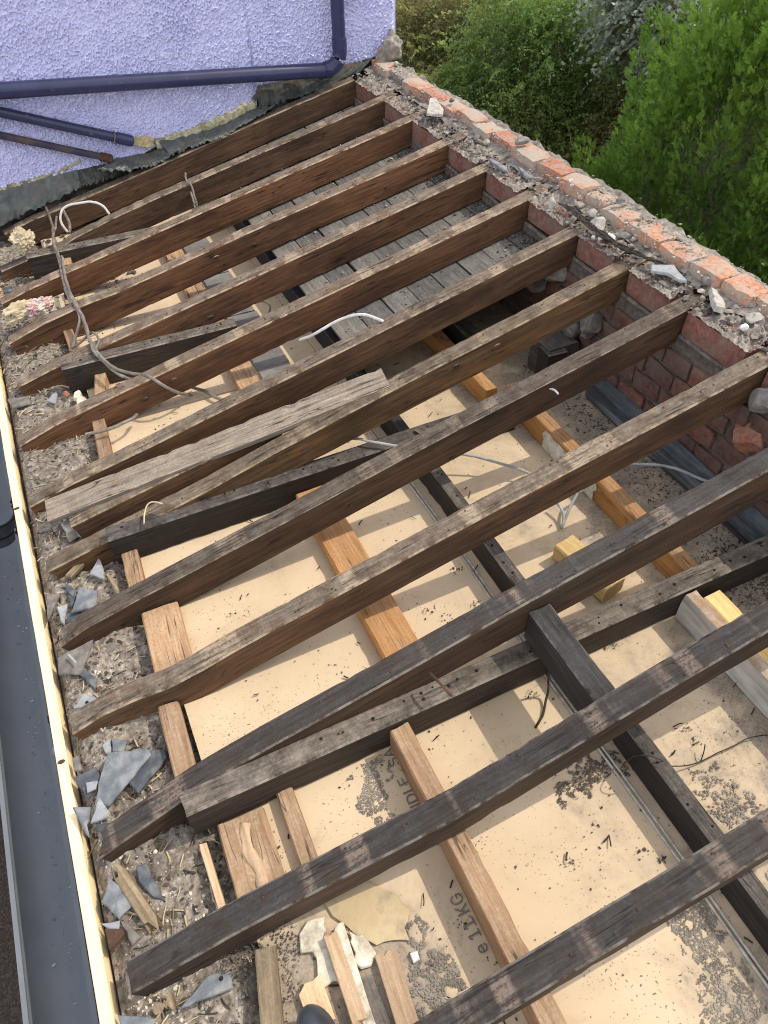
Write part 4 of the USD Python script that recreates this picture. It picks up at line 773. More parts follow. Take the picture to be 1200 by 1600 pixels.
flat('flat_stone', [(118, 618), (125, 614), (138, 635), (122, 640)], .07, .02, 'plaster_white', 'white crumbled plaster piece beside the tan packer', 'plaster', jit=.004)

def crumple(name, px, py, z, sx, sy, mat, label, amp=.05, sd=1, tw=0.0):
    m = trimesh.creation.icosphere(subdivisions=4, radius=1.0); v = np.array(m.vertices)
    fold = np.abs(fbm(v * 1.9 + sd, 3, sd) - .5) * 2; fine = np.abs(fbm(v * 4.5 + sd, 2, sd + 2) - .5)
    v = v * (.72 + .75 * fold + .25 * fine)[:, None]; v = v * [sx * .55, sy * .55, amp] @ rot([0, 0, 1], tw).T
    return obj(name, (v, m.faces), mat, None, (atz(px, py, z) + [0, 0, .01], (1, 0, 0), (0, 1, 0), (0, 0, 1)), smooth=22, label=label, cat='paper')
crumple('crumpled_paper', 36, 378, .22, .13, .15, 'paper_cream', 'cream crumpled newspaper ball at the far left near the cables', .07, 3)
crumple('crumpled_paper', 36, 488, .15, .22, .09, 'paper_cream', 'crumpled cream newspaper with bold print tucked in the far left bay', .05, 8, .3)
crumple('crumpled_paper', 62, 482, .15, .16, .11, 'paper_print', 'crumpled printed paper with red and blue patches in the far left bay', .05, 11, .4)
flat('paper_scrap', [(70, 470), (100, 458), (102, 480), (72, 490)], .10, .004, 'paper_cream', 'flat cream paper scrap right of the printed crumpled paper', 'paper')

# stones on the wall head
ST = [(935, 354, .705, .045, (1.1, .9, .9), 'stone_pale', 'largest pale rubble lump on the wall head'), (862, 318, .70, .026, (.8, .7, 1.2), 'stone_pale', 'upright pale stone on the mortar bed above the sixth pocket'),
      (1108, 437, .71, .034, (1.3, .9, .7), 'stone_grey', 'angular grey block beside the pale slate strip'), (1178, 496, .70, .034, (1.2, 1, .7), 'stone_pale', 'pale wedge stone near the right edge of the wall head'),
      (1163, 511, .70, .016, (1, 1, .8), 'pebble_white', 'bright white pebble near the right edge of the wall head'), (815, 220, .775, .036, (1.3, .9, .5), 'stone_grey', 'flat grey stone perched on the outer edge of the wall'),
      (926, 334, .715, .022, (1, 1, 1), 'stone_pale', 'pale stone just behind the largest rubble lump'), (955, 371, .70, .024, (1, 1.3, .8), 'pebble_white', 'white oblong stone in front of the largest rubble lump'),
      (978, 368, .70, .028, (1.2, 1, .6), 'stone_grey', 'grey stone right of the white oblong stone'), (970, 312, .77, .02, (1.2, 1, .8), 'stone_grey', 'dark grey chip on the outer bricks above the largest rubble lump'),
      (706, 157, .77, .018, (1, 1, .7), 'slate_dark', 'small dark stone on the outer edge near the house end'), (745, 215, .71, .02, (1, 1, .8), 'stone_grey', None), (760, 222, .71, .022, (1, 1, .8), 'stone_pale', None), (790, 235, .71, .02, (1, 1, .8), 'stone_grey', None),
      (928, 371, .695, .012, (1, 1, .8), 'stone_pale', None), (938, 372, .695, .012, (1, 1, .8), 'pebble_white', None), (990, 374, .70, .014, (1, 1, .8), 'stone_pale', None), (1095, 455, .70, .014, (1.2, 1, .8), 'stone_pale', None), (1150, 480, .69, .013, (1, 1, .8), 'stone_pale', None), (1140, 497, .69, .015, (1, 1, .8), 'stone_grey', None),
      (655, 140, .72, .018, (1, 1, .8), 'stone_pale', None), (640, 120, .73, .02, (1, 1, .8), 'stone_pale', None), (620, 100, .75, .022, (1, 1, .8), 'stone_pale', None), (893, 290, .745, .014, (1, 1, .6), 'stone_pale', None), (892, 282, .75, .018, (1.3, 1, .5), 'stone_pale', None), (835, 250, .72, .014, (1, 1, .8), 'stone_grey', None)]
LABS = iter(['dark chip in the bed near the blue slate sliver', 'pale lump just right of the dark chip above the blue slate sliver', 'grey chip close to the flat stone on the outer edge', 'tiny stone under the left side of the largest rubble lump', 'tiny bright stone under the middle of the largest rubble lump',
    'tiny stone right of the flat grey stone by the largest lump', 'tiny pale stone below the angular grey block', 'tiny pale stone beside the long stone flake', 'tiny grey stone in the sooty patch by the long flake', 'pale crumb above the pale tile piece', 'pale crumb halfway from the tile piece to the house corner', 'pale crumb next to the mortar peak at the house corner',
    'thin flake on the orange bricks above the largest rubble lump', 'flat pale flake beside the thin flake on the orange bricks', 'grey chip beside the blue-grey slate by the orange edge'])
for x, y, z, s_, sq, mat, lab in ST:
    obj('rubble_stone', shift(rock(s_, sq), atz(x, y, z)), mat, label=lab or next(LABS), cat='stone', smooth=25)
flat('slate', [(1015, 419), (1036, 418), (1052, 417), (1073, 440), (1060, 439), (1040, 430), (1016, 428)], .71, .012, 'slate_light', 'pale bluish broken slate strip on the wall head at the right', 'slate', (.05, .05))
flat('stone_flake', [(1107, 455), (1117, 458), (1131, 480), (1128, 491), (1112, 490), (1108, 470)], .70, .022, 'stone_pale', 'long pale stone flake lying on the sooty part of the wall head', 'stone flake', (.1, .25))
flat('tile_piece', [(671, 160), (680, 158), (693, 172), (692, 180), (666, 180)], .735, .014, 'stone_pale', 'pale tile piece on the wall head near the house end', 'tile', (.1, .05))
flat('slate', [(763, 253), (768, 251), (793, 264), (792, 268), (785, 268)], .70, .01, 'slate_blue', 'blue-grey slate sliver above the fifth rafter pocket', 'slate', (.05, .05))
flat('slate', [(808, 264), (815, 266), (832, 279), (822, 281)], .70, .01, 'slate_blue', 'blue-grey slate piece against the orange brick edge', 'slate', (.05, .1))
CAV = ['big pale-faced rubble stone wedged upright at the foot of the brick wall', 'rounded grey rubble stone left of the big wedged stone', 'small stone filling the gap below the big wedged stone', 'tall grey stone in the pocket beside the honey rafter end', 'stone at the far end of the dark gap under the wall', 'cylindrical grey mortar lump under the rafter end at the right edge', 'low stone between timber stub and brick stub']
for x, y, z, s_, sq in [(925, 500, .27, .07, (1, .9, .8)), (893, 515, .25, .05, (1, 1, .8)), (918, 520, .22, .04, (1, 1, .8)), (870, 425, .40, .06, (1, .9, 1.2)), (840, 440, .33, .06, (1, 1, 1)), (1192, 625, .50, .05, (1, 1, 1.2)), (890, 545, .20, .045, (1, 1, .8))]:
    obj('rubble_stone', shift(rock(s_, sq, .4), atx(x, y, WL - .03)), 'stone_grey', label=CAV.pop(0), cat='stone', smooth=20)
rs = spline([atz(880, 318, .71), atz(905, 335, .715), atz(940, 365, .71), atz(985, 392, .715), atz(1030, 410, .71), atz(1060, 425, .71)], 40)
for k in range(5):
    q = rs + (np.array([[fbm(np.array([[i * .3, k * 9.1, c]]), 3, k)[0] - .5 for c in range(3)] for i in range(40)])) * [.06, .06, .02]
    obj('dead_root', tube(q, .0045, 5), 'root_black', label=['thickest', 'uppermost', 'lowest', 'most twisted', 'thinnest'][k] + ' strand of the dead root tangle along the wall head', cat='root')

# ------------------------------------------------------------------ cables
def cable(pts, r, mat, label, n=50, group=None): return obj('cable', (lambda q: tube(q + (np.stack([fbm(q * 9 + 3.3 * k, 3, 77 + k) - .5 for k in range(3)], 1)) * .02, r * (1 + .12 * (noise(q * 60, 5) - .5)), 8))(spline(pts, n)), mat, smooth=True, label=label, cat='cable', group=group)
Z = atz
ra = lambda x, y, d=.012: atroof(x, y, d)
cable([aty(70, 320, 3.80), aty(80, 350, 3.6), ra(84, 378, .03), ra(90, 400), ra(100, 440), ra(108, 458), ra(122, 484, .012), ra(122, 505, 0), Z(117, 530, .13), Z(110, 550, .10)], .0075, 'cable_grey', 'twisted grey cable dropping into the bay below the knot, left strand of the bundle')
cable([aty(88, 325, 3.80), aty(87, 350, 3.6), ra(83, 378, .035), ra(94, 405), ra(104, 438, .02), ra(112, 458, .02), ra(123, 480, .015), ra(135, 520, .01), ra(147, 542, .012), Z(165, 565, .22), Z(200, 583, .205), Z(235, 590, .24), ra(262, 606, -.05), Z(300, 618, .06)], .0075, 'cable_grey', 'upper of the two grey cables sagging right over the dark tie')
cable([ra(96, 400, .02), ra(104, 440, .015), ra(113, 464, .02), ra(124, 486, .02), ra(138, 525, .02), ra(146, 548, .02), Z(165, 568, .205), Z(195, 590, .19), Z(230, 604, .17), Z(262, 614, .10)], .0075, 'cable_grey', 'lower of the two grey cables sagging right over the dark tie')
cable([aty(93, 318, 3.80), aty(103, 335, 3.65), aty(109, 352, 3.5), aty(107, 364, 3.42)], .0085, 'cable_grey', 'short thick grey cable hanging under the lead flashing')
cable([aty(105, 363, 3.40), aty(94, 345, 3.42), aty(97, 327, 3.45), aty(120, 318, 3.45), aty(145, 317, 3.42), aty(165, 325, 3.38), aty(172, 335, 3.36)], .007, 'cable_white', 'white cable loop arching beside the flashing at the far left')
cable([Z(112, 545, .12), Z(128, 532, .18), Z(140, 522, .20), Z(150, 524, .22), Z(153, 535, .22), Z(148, 545, .21)], .006, 'cable_grey', 'small grey cable loop at the knot below the bundle')
cable([ra(468, 530, -.06), ra(490, 523, -.02), ra(510, 512, .0), ra(530, 500, .02), ra(552, 493, .03), ra(575, 493, .03), ra(598, 503, .006)], .0068, 'cable_white', 'thick white cable arching over the rafter by the grey boarding')
cable([Z(135, 679, .13), Z(165, 671, .14), Z(205, 655, .13), Z(215, 648, .10)], .0075, 'cable_grey', 'straight grey cable over the grey-tan packer')
cable([Z(300, 605, .07), Z(320, 612, .07), Z(340, 622, .07), Z(350, 626, .06)], .008, 'cable_grey', 'dark cable end lying on the board beside the brown joist')
cable([ra(290, 271, .0), ra(292, 283, .0), ra(298, 300, -.05), ra(305, 325, -.10)], .006, 'cable_grey', 'looped flat cable hanging over the second rafter, near strand')
cable([ra(296, 285, .012), ra(302, 300, -.03), ra(308, 322, -.10)], .006, 'cable_grey', 'looped flat cable hanging over the second rafter, far strand')
cable([Z(408, 472, .15), Z(416, 474, .16), Z(423, 482, .15), Z(420, 492, .12)], .005, 'cable_grey', 'small bent cable between far rafters by the flat grey boards')
cable([Z(540, 684, .20), Z(580, 690, .215), Z(625, 697, .205), Z(665, 703, .18), Z(705, 709, .15), Z(745, 715, .13), Z(795, 728, .11), Z(835, 746, .08)], .0058, 'cable_steel', 'pale grey cable running over the tie and under the rafter towards the block')
cable([Z(868, 782, .10), Z(877, 795, .09), Z(880, 812, .075), Z(876, 824, .06), Z(884, 808, .08), Z(895, 785, .11), Z(908, 765, .13)], .0058, 'cable_steel', 'grey cable looping down to the board near the yellow block')
cable([Z(905, 770, .13), Z(940, 745, .15), Z(985, 727, .16), Z(1035, 728, .17), Z(1080, 741, .17), Z(1125, 757, .165), Z(1165, 775, .15)], .0058, 'cable_steel', 'pale cable curving from the loop to the sooty wall plate')
cable([Z(888, 880, .07), Z(884, 892, .06), Z(892, 898, .06)], .006, 'cable_white', 'little white cable end curled by the yellow block')
cable([ra(860, 607, .008), ra(866, 610, .014), ra(872, 617, .008)], .004, 'cable_steel', 'thin wire hooked over the brown rafter top')
cable([aty(845, 477, 1.3), aty(852, 500, 1.28)], .003, 'cable_steel', 'thin wire hanging in the dark gap by the brick wall', 8)
cable([ra(223, 818, .03), ra(228, 790, .03), ra(236, 784, .035), ra(252, 788, .03)], .003, 'straw', 'frayed pale string caught on the honey rafter')
cable([Z(855, 1048, .17), Z(856, 1075, .09), Z(852, 1100, .06), Z(848, 1118, .055), Z(838, 1136, .05)], .004, 'root_black', 'black stringy root hanging below the tie at the cross piece')
cable([Z(975, 1190, .06), Z(1010, 1182, .19), Z(1030, 1188, .19), Z(1048, 1196, .10), Z(1085, 1193, .065), Z(1120, 1178, .06), Z(1150, 1163, .06), Z(1175, 1152, .06), Z(1215, 1148, .06)], .0019, 'root_black', 'thin dry creeper strand crossing the binder to the right edge')
cable([Z(1097, 1190, .055), Z(1103, 1175, .075), Z(1104, 1164, .08)], .0018, 'root_black', 'tiny upright twig on the creeper strand', 8)

# ------------------------------------------------------------------ loose dirt (stuff)
def scatter(n, fn, size, mat, name, label, zf, flatness=.6, sd=1, cat='debris'):
    r = np.random.default_rng(sd); base = trimesh.creation.icosphere(subdivisions=0, radius=1.0); bv, bf = np.array(base.vertices), np.array(base.faces)
    P = fn(r, n); n = len(P); sz = size[0] * (size[1] / size[0]) ** (r.random(n) ** 2.2)
    V = bv[None] * (1 + r.normal(size=(n, len(bv), 1)) * .25) * (sz[:, None] * np.stack([r.uniform(.6, 1.6, n), r.uniform(.6, 1.4, n), r.uniform(.5, 1, n) * flatness], 1))[:, None]
    a = r.uniform(0, 6.28, n); c, s = np.cos(a), np.sin(a)
    x = V[..., 0] * c[:, None] - V[..., 1] * s[:, None]; y = V[..., 0] * s[:, None] + V[..., 1] * c[:, None]; z = V[..., 2]
    zz = zf(P[:, 0], P[:, 1]) + sz * flatness * .4
    v = np.stack([x + P[:, :1], y + P[:, 1:2], z + zz[:, None]], -1).reshape(-1, 3)
    f = (bf[None] + np.arange(n)[:, None, None] * len(bv)).reshape(-1, 3)
    return obj(name, (v, f), mat, smooth=False, label=label, cat=cat, kind='stuff')
def board_pts(r, n):
    p = np.c_[r.uniform(.82, 3.0, n * 6), r.uniform(-1.6, 3.2, n * 6)]
    w = noise(np.c_[p * 4.5, p[:, :1] * 0], 3) ** 3 * 2.2 + .12 + .8 * np.exp(-((p[:, 0] - 2.9) / .35) ** 2) + .5 * (p[:, 1] < -.6) * (p[:, 0] > 1.9) * noise(np.c_[p * 6, p[:, :1] * 0], 5) + .35 * np.exp(-((p[:, 0] - .85) / .12) ** 2)
    return p[r.random(len(p)) < w / w.max()][:n]
flatz = lambda x, y: np.full(len(x), BZ + .002)
scatter(3200, board_pts, (.0009, .0034), 'grit_dark', 'dirt_crumbs', 'dark dirt crumbs scattered over the plasterboard', flatz, sd=4)
scatter(60, board_pts, (.003, .006), 'grit_dark', 'dirt_clods', 'larger dark crumbs and moss bits on the plasterboard', flatz, sd=14)
scatter(500, board_pts, (.0012, .0035), 'grit', 'pale_grit', 'pale grit specks on the plasterboard', flatz, sd=5)
def pile(c, sx, sy): return lambda r, n: np.c_[r.normal(c[0], sx, n), r.normal(c[1], sy, n)]
cl = [Z(1000, 720, BZ), Z(1130, 860, BZ), Z(1175, 880, BZ), Z(975, 640, BZ), Z(1180, 760, BZ)]
def wallside(r, n): return np.vstack([np.c_[r.normal(2.88, .09, n), r.uniform(-1.2, 1.1, n)], np.c_[r.normal(2.85, .12, n // 2), r.uniform(-.6, -.2, n // 2)]])
scatter(4500, wallside, (.0010, .0048), 'grit_brown', 'sooty_rubble', 'dark rubble and soot along the foot of the brick wall', flatz, sd=6)
def clumps(r, n):
    P = []
    for x, y, m in [(715, 890, 40), (742, 945, 30), (668, 955, 26), (695, 965, 22), (830, 1085, 40), (950, 1005, 40), (960, 1010, 30), (1085, 1160, 24), (1072, 1140, 18), (895, 1180, 40), (865, 1190, 30), (848, 1215, 18), (1005, 1330, 14), (1032, 1345, 10), (890, 1350, 20), (930, 1290, 8), (388, 958, 14), (362, 960, 8), (312, 1020, 10), (720, 1445, 12), (780, 1500, 12)]:
        c = Z(x, y, BZ); P.append(np.c_[r.normal(c[0], .014, m), r.normal(c[1], .009, m)])
    return np.vstack(P)
scatter(650, clumps, (.0010, .0040), 'grit_dark', 'moss_clumps', 'black moss and dirt clumps lying on the plasterboard', flatz, flatness=.9, sd=8)
import shapely
def drift(n, polys, sd, size, mat, label, name='grit_drift', soft=.02):
    def fn(r, m):
        out = []
        for pl, share in polys:
            q = np.array([Z(x, y, BZ)[:2] for x, y in pl]); lo, hi = q.min(0) - soft * 2, q.max(0) + soft * 2
            p = r.uniform(lo, hi, (int(n * share * 5), 2)); e = (np.stack([fbm(np.c_[p * 22, p[:, :1] * 0], 3, sd), fbm(np.c_[p * 22 + 40, p[:, :1] * 0], 3, sd)], 1) - .5) * soft * 6
            ok = shapely.contains_xy(shapely.Polygon(q).buffer(0), (p + e)[:, 0], (p + e)[:, 1]) & (noise(np.c_[p * 60, p[:, :1] * 0], sd) > .28); out.append(p[ok][:int(n * share)])
        return np.vstack(out)
    scatter(n, fn, size, mat, name, label, flatz, flatness=.5, sd=sd)
drift(5200, [([(556, 1190), (590, 1180), (604, 1240), (628, 1302), (590, 1315), (565, 1260)], .3), ([(640, 1425), (668, 1470), (720, 1540), (760, 1600), (640, 1625), (618, 1560), (650, 1510), (636, 1470)], .7)], 51, (.0010, .0036), 'grit_grey', 'grey grit drifts on the plasterboard around the pale joist')
drift(5600, [([(1030, 1390), (1075, 1390), (1130, 1450), (1105, 1500), (1070, 1490), (1040, 1430)], .4), ([(1110, 1480), (1150, 1500), (1215, 1590), (1215, 1640), (1120, 1640), (1090, 1560)], .35), ([(1075, 1195), (1110, 1200), (1200, 1260), (1200, 1300), (1140, 1290), (1095, 1245)], .25)], 52, (.0010, .0034), 'grit_grey', 'grey grit drifts on the plasterboard beside the binder')
drift(3500, [([(880, 1190), (960, 1180), (985, 1205), (930, 1225), (860, 1250)], .5), ([(300, 1450), (400, 1420), (470, 1440), (460, 1600), (440, 1640), (400, 1640)], .5)], 53, (.0010, .0034), 'grit_brown', 'brown grit drifts on the plasterboard under the blackened rafter')
def bedp(r, n): return np.c_[r.uniform(.44, .84, n), r.uniform(-1.6, 3.3, n)]
scatter(9000, bedp, (.0010, .0055), 'grit', 'eaves_rubble', 'pale mortar crumbs over the eaves wall', lambda x, y: bed_z(x, y), sd=9)
scatter(6000, bedp, (.0014, .008), 'grit_dark', 'eaves_dirt', 'dark dirt crumbs over the eaves wall', lambda x, y: bed_z(x, y), sd=10)
scatter(420, bedp, (.004, .014), 'mortar', 'eaves_mortar_lumps', 'mortar lumps and chips among the eaves rubble', lambda x, y: bed_z(x, y) - .004, sd=41)
scatter(110, bedp, (.004, .012), 'brick_dusty', 'eaves_brick_chips', 'brick chips among the eaves rubble', lambda x, y: bed_z(x, y) - .004, sd=42)
scatter(500, bedp, (.005, .016), 'slate_dusty', 'eaves_slate_chips', 'dusty slate chips among the eaves rubble', lambda x, y: bed_z(x, y) - .002, flatness=.3, sd=43)
def bedw(r, n):
    p = np.c_[r.uniform(.46, .8, n * 4), r.uniform(-1.4, 1.0, n * 4)]; w = noise(np.c_[p * 7, p[:, :1] * 0], 13); return p[w > .62][:n]
scatter(600, bedw, (.0015, .0065), 'plaster_white', 'plaster_crumbs', 'white plaster crumbs in the eaves rubble', lambda x, y: bed_z(x, y), sd=11)
scatter(2600, lambda r, n: np.c_[r.uniform(WL + .01, WL + .18, n), r.uniform(-1.6, 3.75, n)], (.0015, .008), 'grit', 'wall_head_grit', 'mortar crumbs over the wall head', lambda x, y: np.full(len(x), .678) + .01 * (x - WL), sd=12)
scatter(1000, lambda r, n: np.c_[r.uniform(WL + .02, WO - .04, n), r.uniform(-1.6, 3.75, n)], (.004, .020), 'mortar', 'wall_head_lumps', 'mortar lumps strewn over the wall head', lambda x, y: np.full(len(x), .682) + .19 * np.clip(x - WL - .08, 0, .3), sd=61)
scatter(900, lambda r, n: (lambda p: p[noise(np.c_[p * 5, p[:, :1] * 0], 4) > .5])(np.c_[r.uniform(WL + .03, WL + .19, n * 2), r.uniform(-1.6, 3.0, n * 2)]), (.003, .013), 'grit_dark', 'wall_head_soot', 'sooty crumbs over the wall head', lambda x, y: np.full(len(x), .682) + .01 * (x - WL), sd=13)
scatter(2500, lambda r, n: np.c_[r.normal(3.27, .05, n), r.uniform(-1.5, 3.7, n)], (.002, .009), 'grit', 'brick_crumbs', 'pale crumbs over the broken orange bricks', lambda x, y: np.full(len(x), .738), sd=15)
roofz = lambda x, y: x * TA - .151
scatter(1500, lambda r, n: (lambda p: p[noise(np.c_[p * 4, p[:, :1] * 0], 7) > .45])(np.c_[r.uniform(2.0, 3.02, n * 2), r.uniform(1.25, 3.6, n * 2)]), (.0012, .005), 'grit_dark', 'boarding_dirt', 'dark crumbs on the grey boarding', roofz, sd=16)
scatter(2600, lambda r, n: np.c_[3.04 - np.abs(r.normal(0, .08, n)), r.uniform(1.25, 3.6, n)], (.002, .009), 'grit_dark', 'boarding_soot', 'black soot and crumbs where the boarding meets the brick wall', roofz, sd=17)
scatter(450, lambda r, n: np.c_[r.uniform(2.0, 3.0, n), r.uniform(1.25, 3.6, n)], (.002, .008), 'grit', 'boarding_grit', 'pale crumbs on the grey boarding', roofz, sd=18)
def sticks(n, fn, mat, name, label, zf, L=(.015, .05), sd=1):
    r = np.random.default_rng(sd); P = fn(r, n); ms = []
    for p in P:
        a = r.uniform(0, 6.28); l = r.uniform(*L) / 2; z = float(zf(p[:1], p[1:2])[0]) + .004; d = np.array([math.cos(a) * l, math.sin(a) * l, r.uniform(-.15, .3) * l]); q = np.array([p[0], p[1], z + .002])
        ms.append(tube([q - d, q + d * .2 + r.normal(size=3) * l * .08, q + d], r.uniform(.0012, .003), 4))
    return obj(name, join(ms), mat, smooth=True, label=label, cat='debris', kind='stuff')
sticks(420, bedp, 'straw', 'straw_bits', 'straw and splinters in the eaves rubble', lambda x, y: bed_z(x, y), sd=20)
sticks(150, bedp, 'rotten', 'rotten_splinters', 'rotten wood splinters in the eaves rubble', lambda x, y: bed_z(x, y), L=(.04, .13), sd=44)
sticks(200, bedp, 'root_black', 'dark_twigs', 'dark twigs in the eaves rubble', lambda x, y: bed_z(x, y), sd=21)
sticks(260, board_pts, 'root_black', 'dark_fibres', 'dark fibres and twigs on the plasterboard', flatz, L=(.008, .035), sd=22)
sticks(60, lambda r, n: np.c_[r.normal(.50, .035, n), r.normal(3.05, .06, n)], 'lath_tan', 'wood_shavings', 'tan wood shavings at the far left end of the eaves wall', lambda x, y: bed_z(x, y) + .03, L=(.02, .06), sd=23)

scatter(420, lambda r, n: np.c_[gx + .02 + r.normal(0, .022, n), r.uniform(-1.6, 1.4, n)], (.001, .005), 'grit', 'gutter_silt', 'grit and silt lying in the bottom of the gutter', lambda x, y: gz - np.sqrt(np.maximum(.001, gr ** 2 - (x - gx) ** 2)) + .002, sd=71)
sticks(90, lambda r, n: np.c_[r.uniform(.5, .95, n), r.uniform(2.3, 3.6, n)], 'rotten', 'broken_lath_bits', 'broken lath bits in the far left bays', lambda x, y: np.full(len(x), .06), L=(.04, .16), sd=72)
scatter(700, lambda r, n: np.c_[r.uniform(.5, 1.3, n), r.uniform(2.6, 3.75, n)], (.003, .018), 'mortar_dark', 'far_bay_rubble', 'dark rubble in the far left bays under the flashing', lambda x, y: np.full(len(x), .05), sd=73)
# ------------------------------------------------------------------ plants beyond the wall
def rhombs(base, d, side, L, w):
    """leaf-shaped quads: base, direction, sideways vector (n x 3), length, width"""
    L, w = L[:, None], w[:, None]
    v = np.stack([base, base + d * L * .45 + side * w, base + d * L, base + d * L * .45 - side * w], 1)
    n = len(base); f = np.array([[0, 1, 2], [0, 2, 3]])
    return v.reshape(-1, 3), (f[None] + np.arange(n)[:, None, None] * 4).reshape(-1, 3)
def unit(a): return a / np.maximum(np.linalg.norm(a, axis=-1, keepdims=True), 1e-9)
def sprays(P, D, N, size, r, twigs=7, droop=.0):
    """flat feathery sprays: stem with paired side twigs; P base, D direction, N plane normal"""
    n = len(P); Sd = unit(np.cross(N, D)); out = []
    out.append(rhombs(P, D, Sd, size, size * .05))
    for k in range(twigs):
        t = .12 + .8 * k / twigs
        for sg in (-1, 1):
            ang = r.uniform(.30, .6, n)[:, None]; dd = unit(D * np.cos(ang) + sg * Sd * np.sin(ang) + N * r.normal(0, .18, n)[:, None])
            b = P + D * (size * (t + r.uniform(-.03, .03, n)))[:, None]
            ln = size * (.34 * (1 - t) + .16) * r.uniform(.7, 1.3, n)
            out.append(rhombs(b, dd, unit(np.cross(N, dd)), ln, ln * .13 + .0004))
    return join(out)
def thuja():
    r = np.random.default_rng(11); O = np.array([4.78, 1.5])
    t = thing('conifer', 'bright green bushy conifer behind the garden wall at the right', 'conifer', (O[0], O[1], GZ))
    prof = np.array([(-3.3, .9), (-2.5, 1.2), (-1.2, 1.33), (-.3, 1.28), (.04, 1.20), (.25, 1.05), (.45, .97), (.71, .90), (.87, .84), (1.0, .75), (1.17, .58), (1.3, .46), (1.55, .30), (1.9, .05)])
    cx = []
    obj('trunk', tube([(0, 0, 0), (.03, 0, 2.2), (0, .02, 4.6)], [.10, .07, .02], 10), 'bark', t)
    P, D, N, Sz = [], [], [], []
    for k in range(420):                                 # upright plumes over the crown
        z = r.uniform(-.75, 1.65); a = math.atan2(-2.8, -3.85) + r.normal(0, 1.3); R = np.interp(z, prof[:, 0], prof[:, 1]) * r.uniform(.84, 1.0)
        c = np.array([math.cos(a) * R, math.sin(a) * R, z - GZ]); o = np.array([math.cos(a), math.sin(a), 0])
        ax = unit(np.array([0, 0, 1.0]) + o * r.uniform(.15, .5) + r.normal(size=3) * .12); h = r.uniform(.30, .62); m = int(105 * h / .3)
        u = r.random(m); rad = .062 * h / .3 * np.sin(np.pi * np.clip(u * .85 + .12, 0, 1)); th = r.uniform(0, 6.28, m)
        e1 = unit(np.cross(ax, [1, .3, 0])); e2 = np.cross(ax, e1); rr = np.cos(th)[:, None] * e1 + np.sin(th)[:, None] * e2
        P.append(c + ax * (u * h - h * .3)[:, None] + rr * rad[:, None]); D.append(unit(ax + rr * r.uniform(.2, .75, m)[:, None] + r.normal(size=(m, 3)) * .22)); N.append(unit(np.cross(D[-1], rr) + r.normal(size=(m, 3)) * .35)); Sz.append(r.uniform(.03, .065, m))
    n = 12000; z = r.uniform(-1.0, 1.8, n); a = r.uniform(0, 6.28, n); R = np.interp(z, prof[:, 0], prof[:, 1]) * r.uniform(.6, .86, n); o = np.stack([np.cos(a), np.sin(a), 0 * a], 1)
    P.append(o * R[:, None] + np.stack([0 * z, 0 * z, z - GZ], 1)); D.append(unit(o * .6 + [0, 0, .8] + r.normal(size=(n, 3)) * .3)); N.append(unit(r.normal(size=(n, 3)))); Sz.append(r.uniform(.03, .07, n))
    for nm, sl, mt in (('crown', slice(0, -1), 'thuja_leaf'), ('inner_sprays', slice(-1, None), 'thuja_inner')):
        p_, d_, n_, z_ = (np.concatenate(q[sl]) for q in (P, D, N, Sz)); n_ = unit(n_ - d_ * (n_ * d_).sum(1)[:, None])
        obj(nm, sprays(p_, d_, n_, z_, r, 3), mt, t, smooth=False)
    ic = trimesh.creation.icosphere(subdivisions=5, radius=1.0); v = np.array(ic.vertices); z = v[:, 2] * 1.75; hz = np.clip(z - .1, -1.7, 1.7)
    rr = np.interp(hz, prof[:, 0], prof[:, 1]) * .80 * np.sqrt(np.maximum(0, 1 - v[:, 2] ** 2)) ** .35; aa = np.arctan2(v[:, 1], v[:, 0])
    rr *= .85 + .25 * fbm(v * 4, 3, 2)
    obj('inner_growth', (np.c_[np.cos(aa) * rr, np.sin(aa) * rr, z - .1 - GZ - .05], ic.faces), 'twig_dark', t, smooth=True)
thuja()
def sprig_cloud(P, D, size, r, leaves=12, lw=.30, droop=.5, leafL=.022):
    """arching twigs set with small leaves; returns leaves, twigs"""
    n = len(P); out, tw = [], []
    side = unit(np.cross(D, [0, 0, 1.0]) + r.normal(size=(n, 3)) * .3)
    pos = lambda t: P + D * (size * t)[:, None] + np.array([0, 0, -1.0]) * (droop * size * t * t)[:, None]
    for k in range(leaves):
        t = np.full(n, (k + .5) / leaves) + r.uniform(-.03, .03, n); b = pos(t); tang = unit(D + np.array([0, 0, -1.0]) * (2 * droop * t)[:, None]); sg = (1 if k % 2 else -1)
        dd = unit(tang * .75 + side * sg * .8 + r.normal(size=(n, 3)) * .35); L = leafL * r.uniform(.7, 1.4, n) * (1.1 - .5 * t)
        out.append(rhombs(b, dd, unit(np.cross(dd, r.normal(size=(n, 3)))), L, L * lw))
    for a, b in ((0, .35), (.35, .7), (.7, 1.0)):
        pa, pb = pos(np.full(n, a)), pos(np.full(n, b)); d = pb - pa; L = np.linalg.norm(d, axis=1)
        tw.append(rhombs(pa, d / L[:, None], unit(np.cross(d, [0.3, 0.2, 1.0])), L, np.full(n, .0022)))
    return join(out), join(tw)
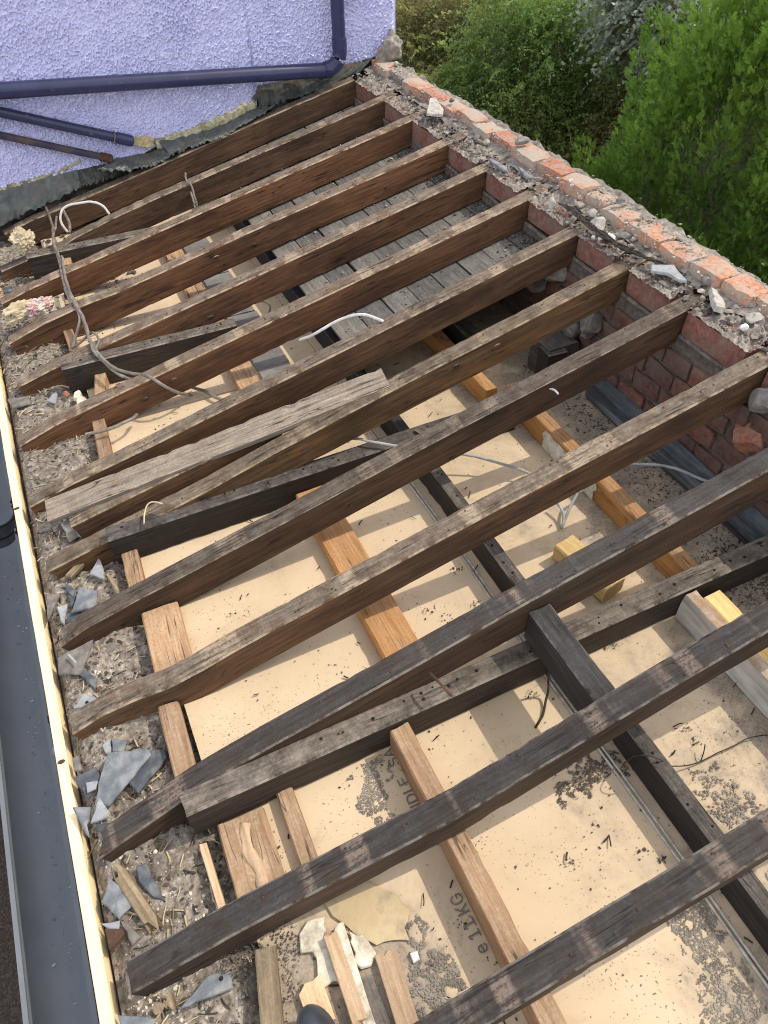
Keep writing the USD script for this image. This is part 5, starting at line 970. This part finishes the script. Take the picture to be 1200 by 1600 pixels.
def shrub(name, label, cat, c, rad, zt, zb, n, leafm, r_seed, size=(.14, .34), leaves=13, leafL=.027, droop=.55, up=.25, lw=.32, group=None, inner=True, lump=.38, arch=260):
    r = np.random.default_rng(r_seed); c = np.array(c, float)
    t = thing(name, label, cat, (c[0], c[1], GZ), group=group)
    obj('trunk', tube([(0, 0, 0), (.05, .03, 1.5), (-.03, .05, zt - GZ - .5)], [.09, .06, .02], 8), 'bark', t)
    H = zt - zb
    n = int(n * 1.5); u = unit(r.normal(size=(n * 6, 3))); tc = unit(np.array([.93 - c[0], -1.29 - c[1], 2.0])); u = u[u @ tc > -.25][:n * 2]; u[:, 2] = np.abs(u[:, 2]) * np.where(r.random(len(u)) < .55, 1, -1)
    lob = .78 + lump * (fbm(u * 2.3 + r_seed, 3, r_seed)) + .18 * (noise(u * 6 + r_seed, r_seed + 2) - .5)
    shell = lob * r.uniform(.72, 1.0, len(u)) ** .6
    mid = (zt + zb) / 2 - GZ
    P = u * shell[:, None] * [rad[0], rad[1], H / 2] + [0, 0, mid]
    keep = (P[:, 2] + GZ > -1.4); P, u = P[keep][:n], u[keep][:n]
    D = unit(u * [1, 1, .5] + [0, 0, up] + r.normal(size=(len(P), 3)) * .45)
    lv, tw = sprig_cloud(P - D * .06, D, r.uniform(*size, len(P)), r, leaves, lw, droop, leafL)
    obj('crown', lv, leafm, t, smooth=False)
    obj('twigs', tw, 'bark', t, smooth=False, kind='stuff')
    if arch:
        k = r.integers(0, len(P), arch); lv, tw = sprig_cloud(P[k] * [1, 1, 1], unit(D[k] + [0, 0, .35]), r.uniform(.35, .7, arch), r, 30, .36, .55, leafL * 1.25)
        obj('arching_branches', lv, 'hedge_leaf_green', t, smooth=False, kind='stuff'); obj('branch_twigs', tw, 'straw', t, smooth=False, kind='stuff')
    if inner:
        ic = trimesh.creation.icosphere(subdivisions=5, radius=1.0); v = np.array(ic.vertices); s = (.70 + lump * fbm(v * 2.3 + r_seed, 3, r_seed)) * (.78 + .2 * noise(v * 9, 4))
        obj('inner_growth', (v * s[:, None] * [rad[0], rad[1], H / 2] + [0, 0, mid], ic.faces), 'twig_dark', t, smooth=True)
G = 'shrubs of the dark hedge beyond the wall'
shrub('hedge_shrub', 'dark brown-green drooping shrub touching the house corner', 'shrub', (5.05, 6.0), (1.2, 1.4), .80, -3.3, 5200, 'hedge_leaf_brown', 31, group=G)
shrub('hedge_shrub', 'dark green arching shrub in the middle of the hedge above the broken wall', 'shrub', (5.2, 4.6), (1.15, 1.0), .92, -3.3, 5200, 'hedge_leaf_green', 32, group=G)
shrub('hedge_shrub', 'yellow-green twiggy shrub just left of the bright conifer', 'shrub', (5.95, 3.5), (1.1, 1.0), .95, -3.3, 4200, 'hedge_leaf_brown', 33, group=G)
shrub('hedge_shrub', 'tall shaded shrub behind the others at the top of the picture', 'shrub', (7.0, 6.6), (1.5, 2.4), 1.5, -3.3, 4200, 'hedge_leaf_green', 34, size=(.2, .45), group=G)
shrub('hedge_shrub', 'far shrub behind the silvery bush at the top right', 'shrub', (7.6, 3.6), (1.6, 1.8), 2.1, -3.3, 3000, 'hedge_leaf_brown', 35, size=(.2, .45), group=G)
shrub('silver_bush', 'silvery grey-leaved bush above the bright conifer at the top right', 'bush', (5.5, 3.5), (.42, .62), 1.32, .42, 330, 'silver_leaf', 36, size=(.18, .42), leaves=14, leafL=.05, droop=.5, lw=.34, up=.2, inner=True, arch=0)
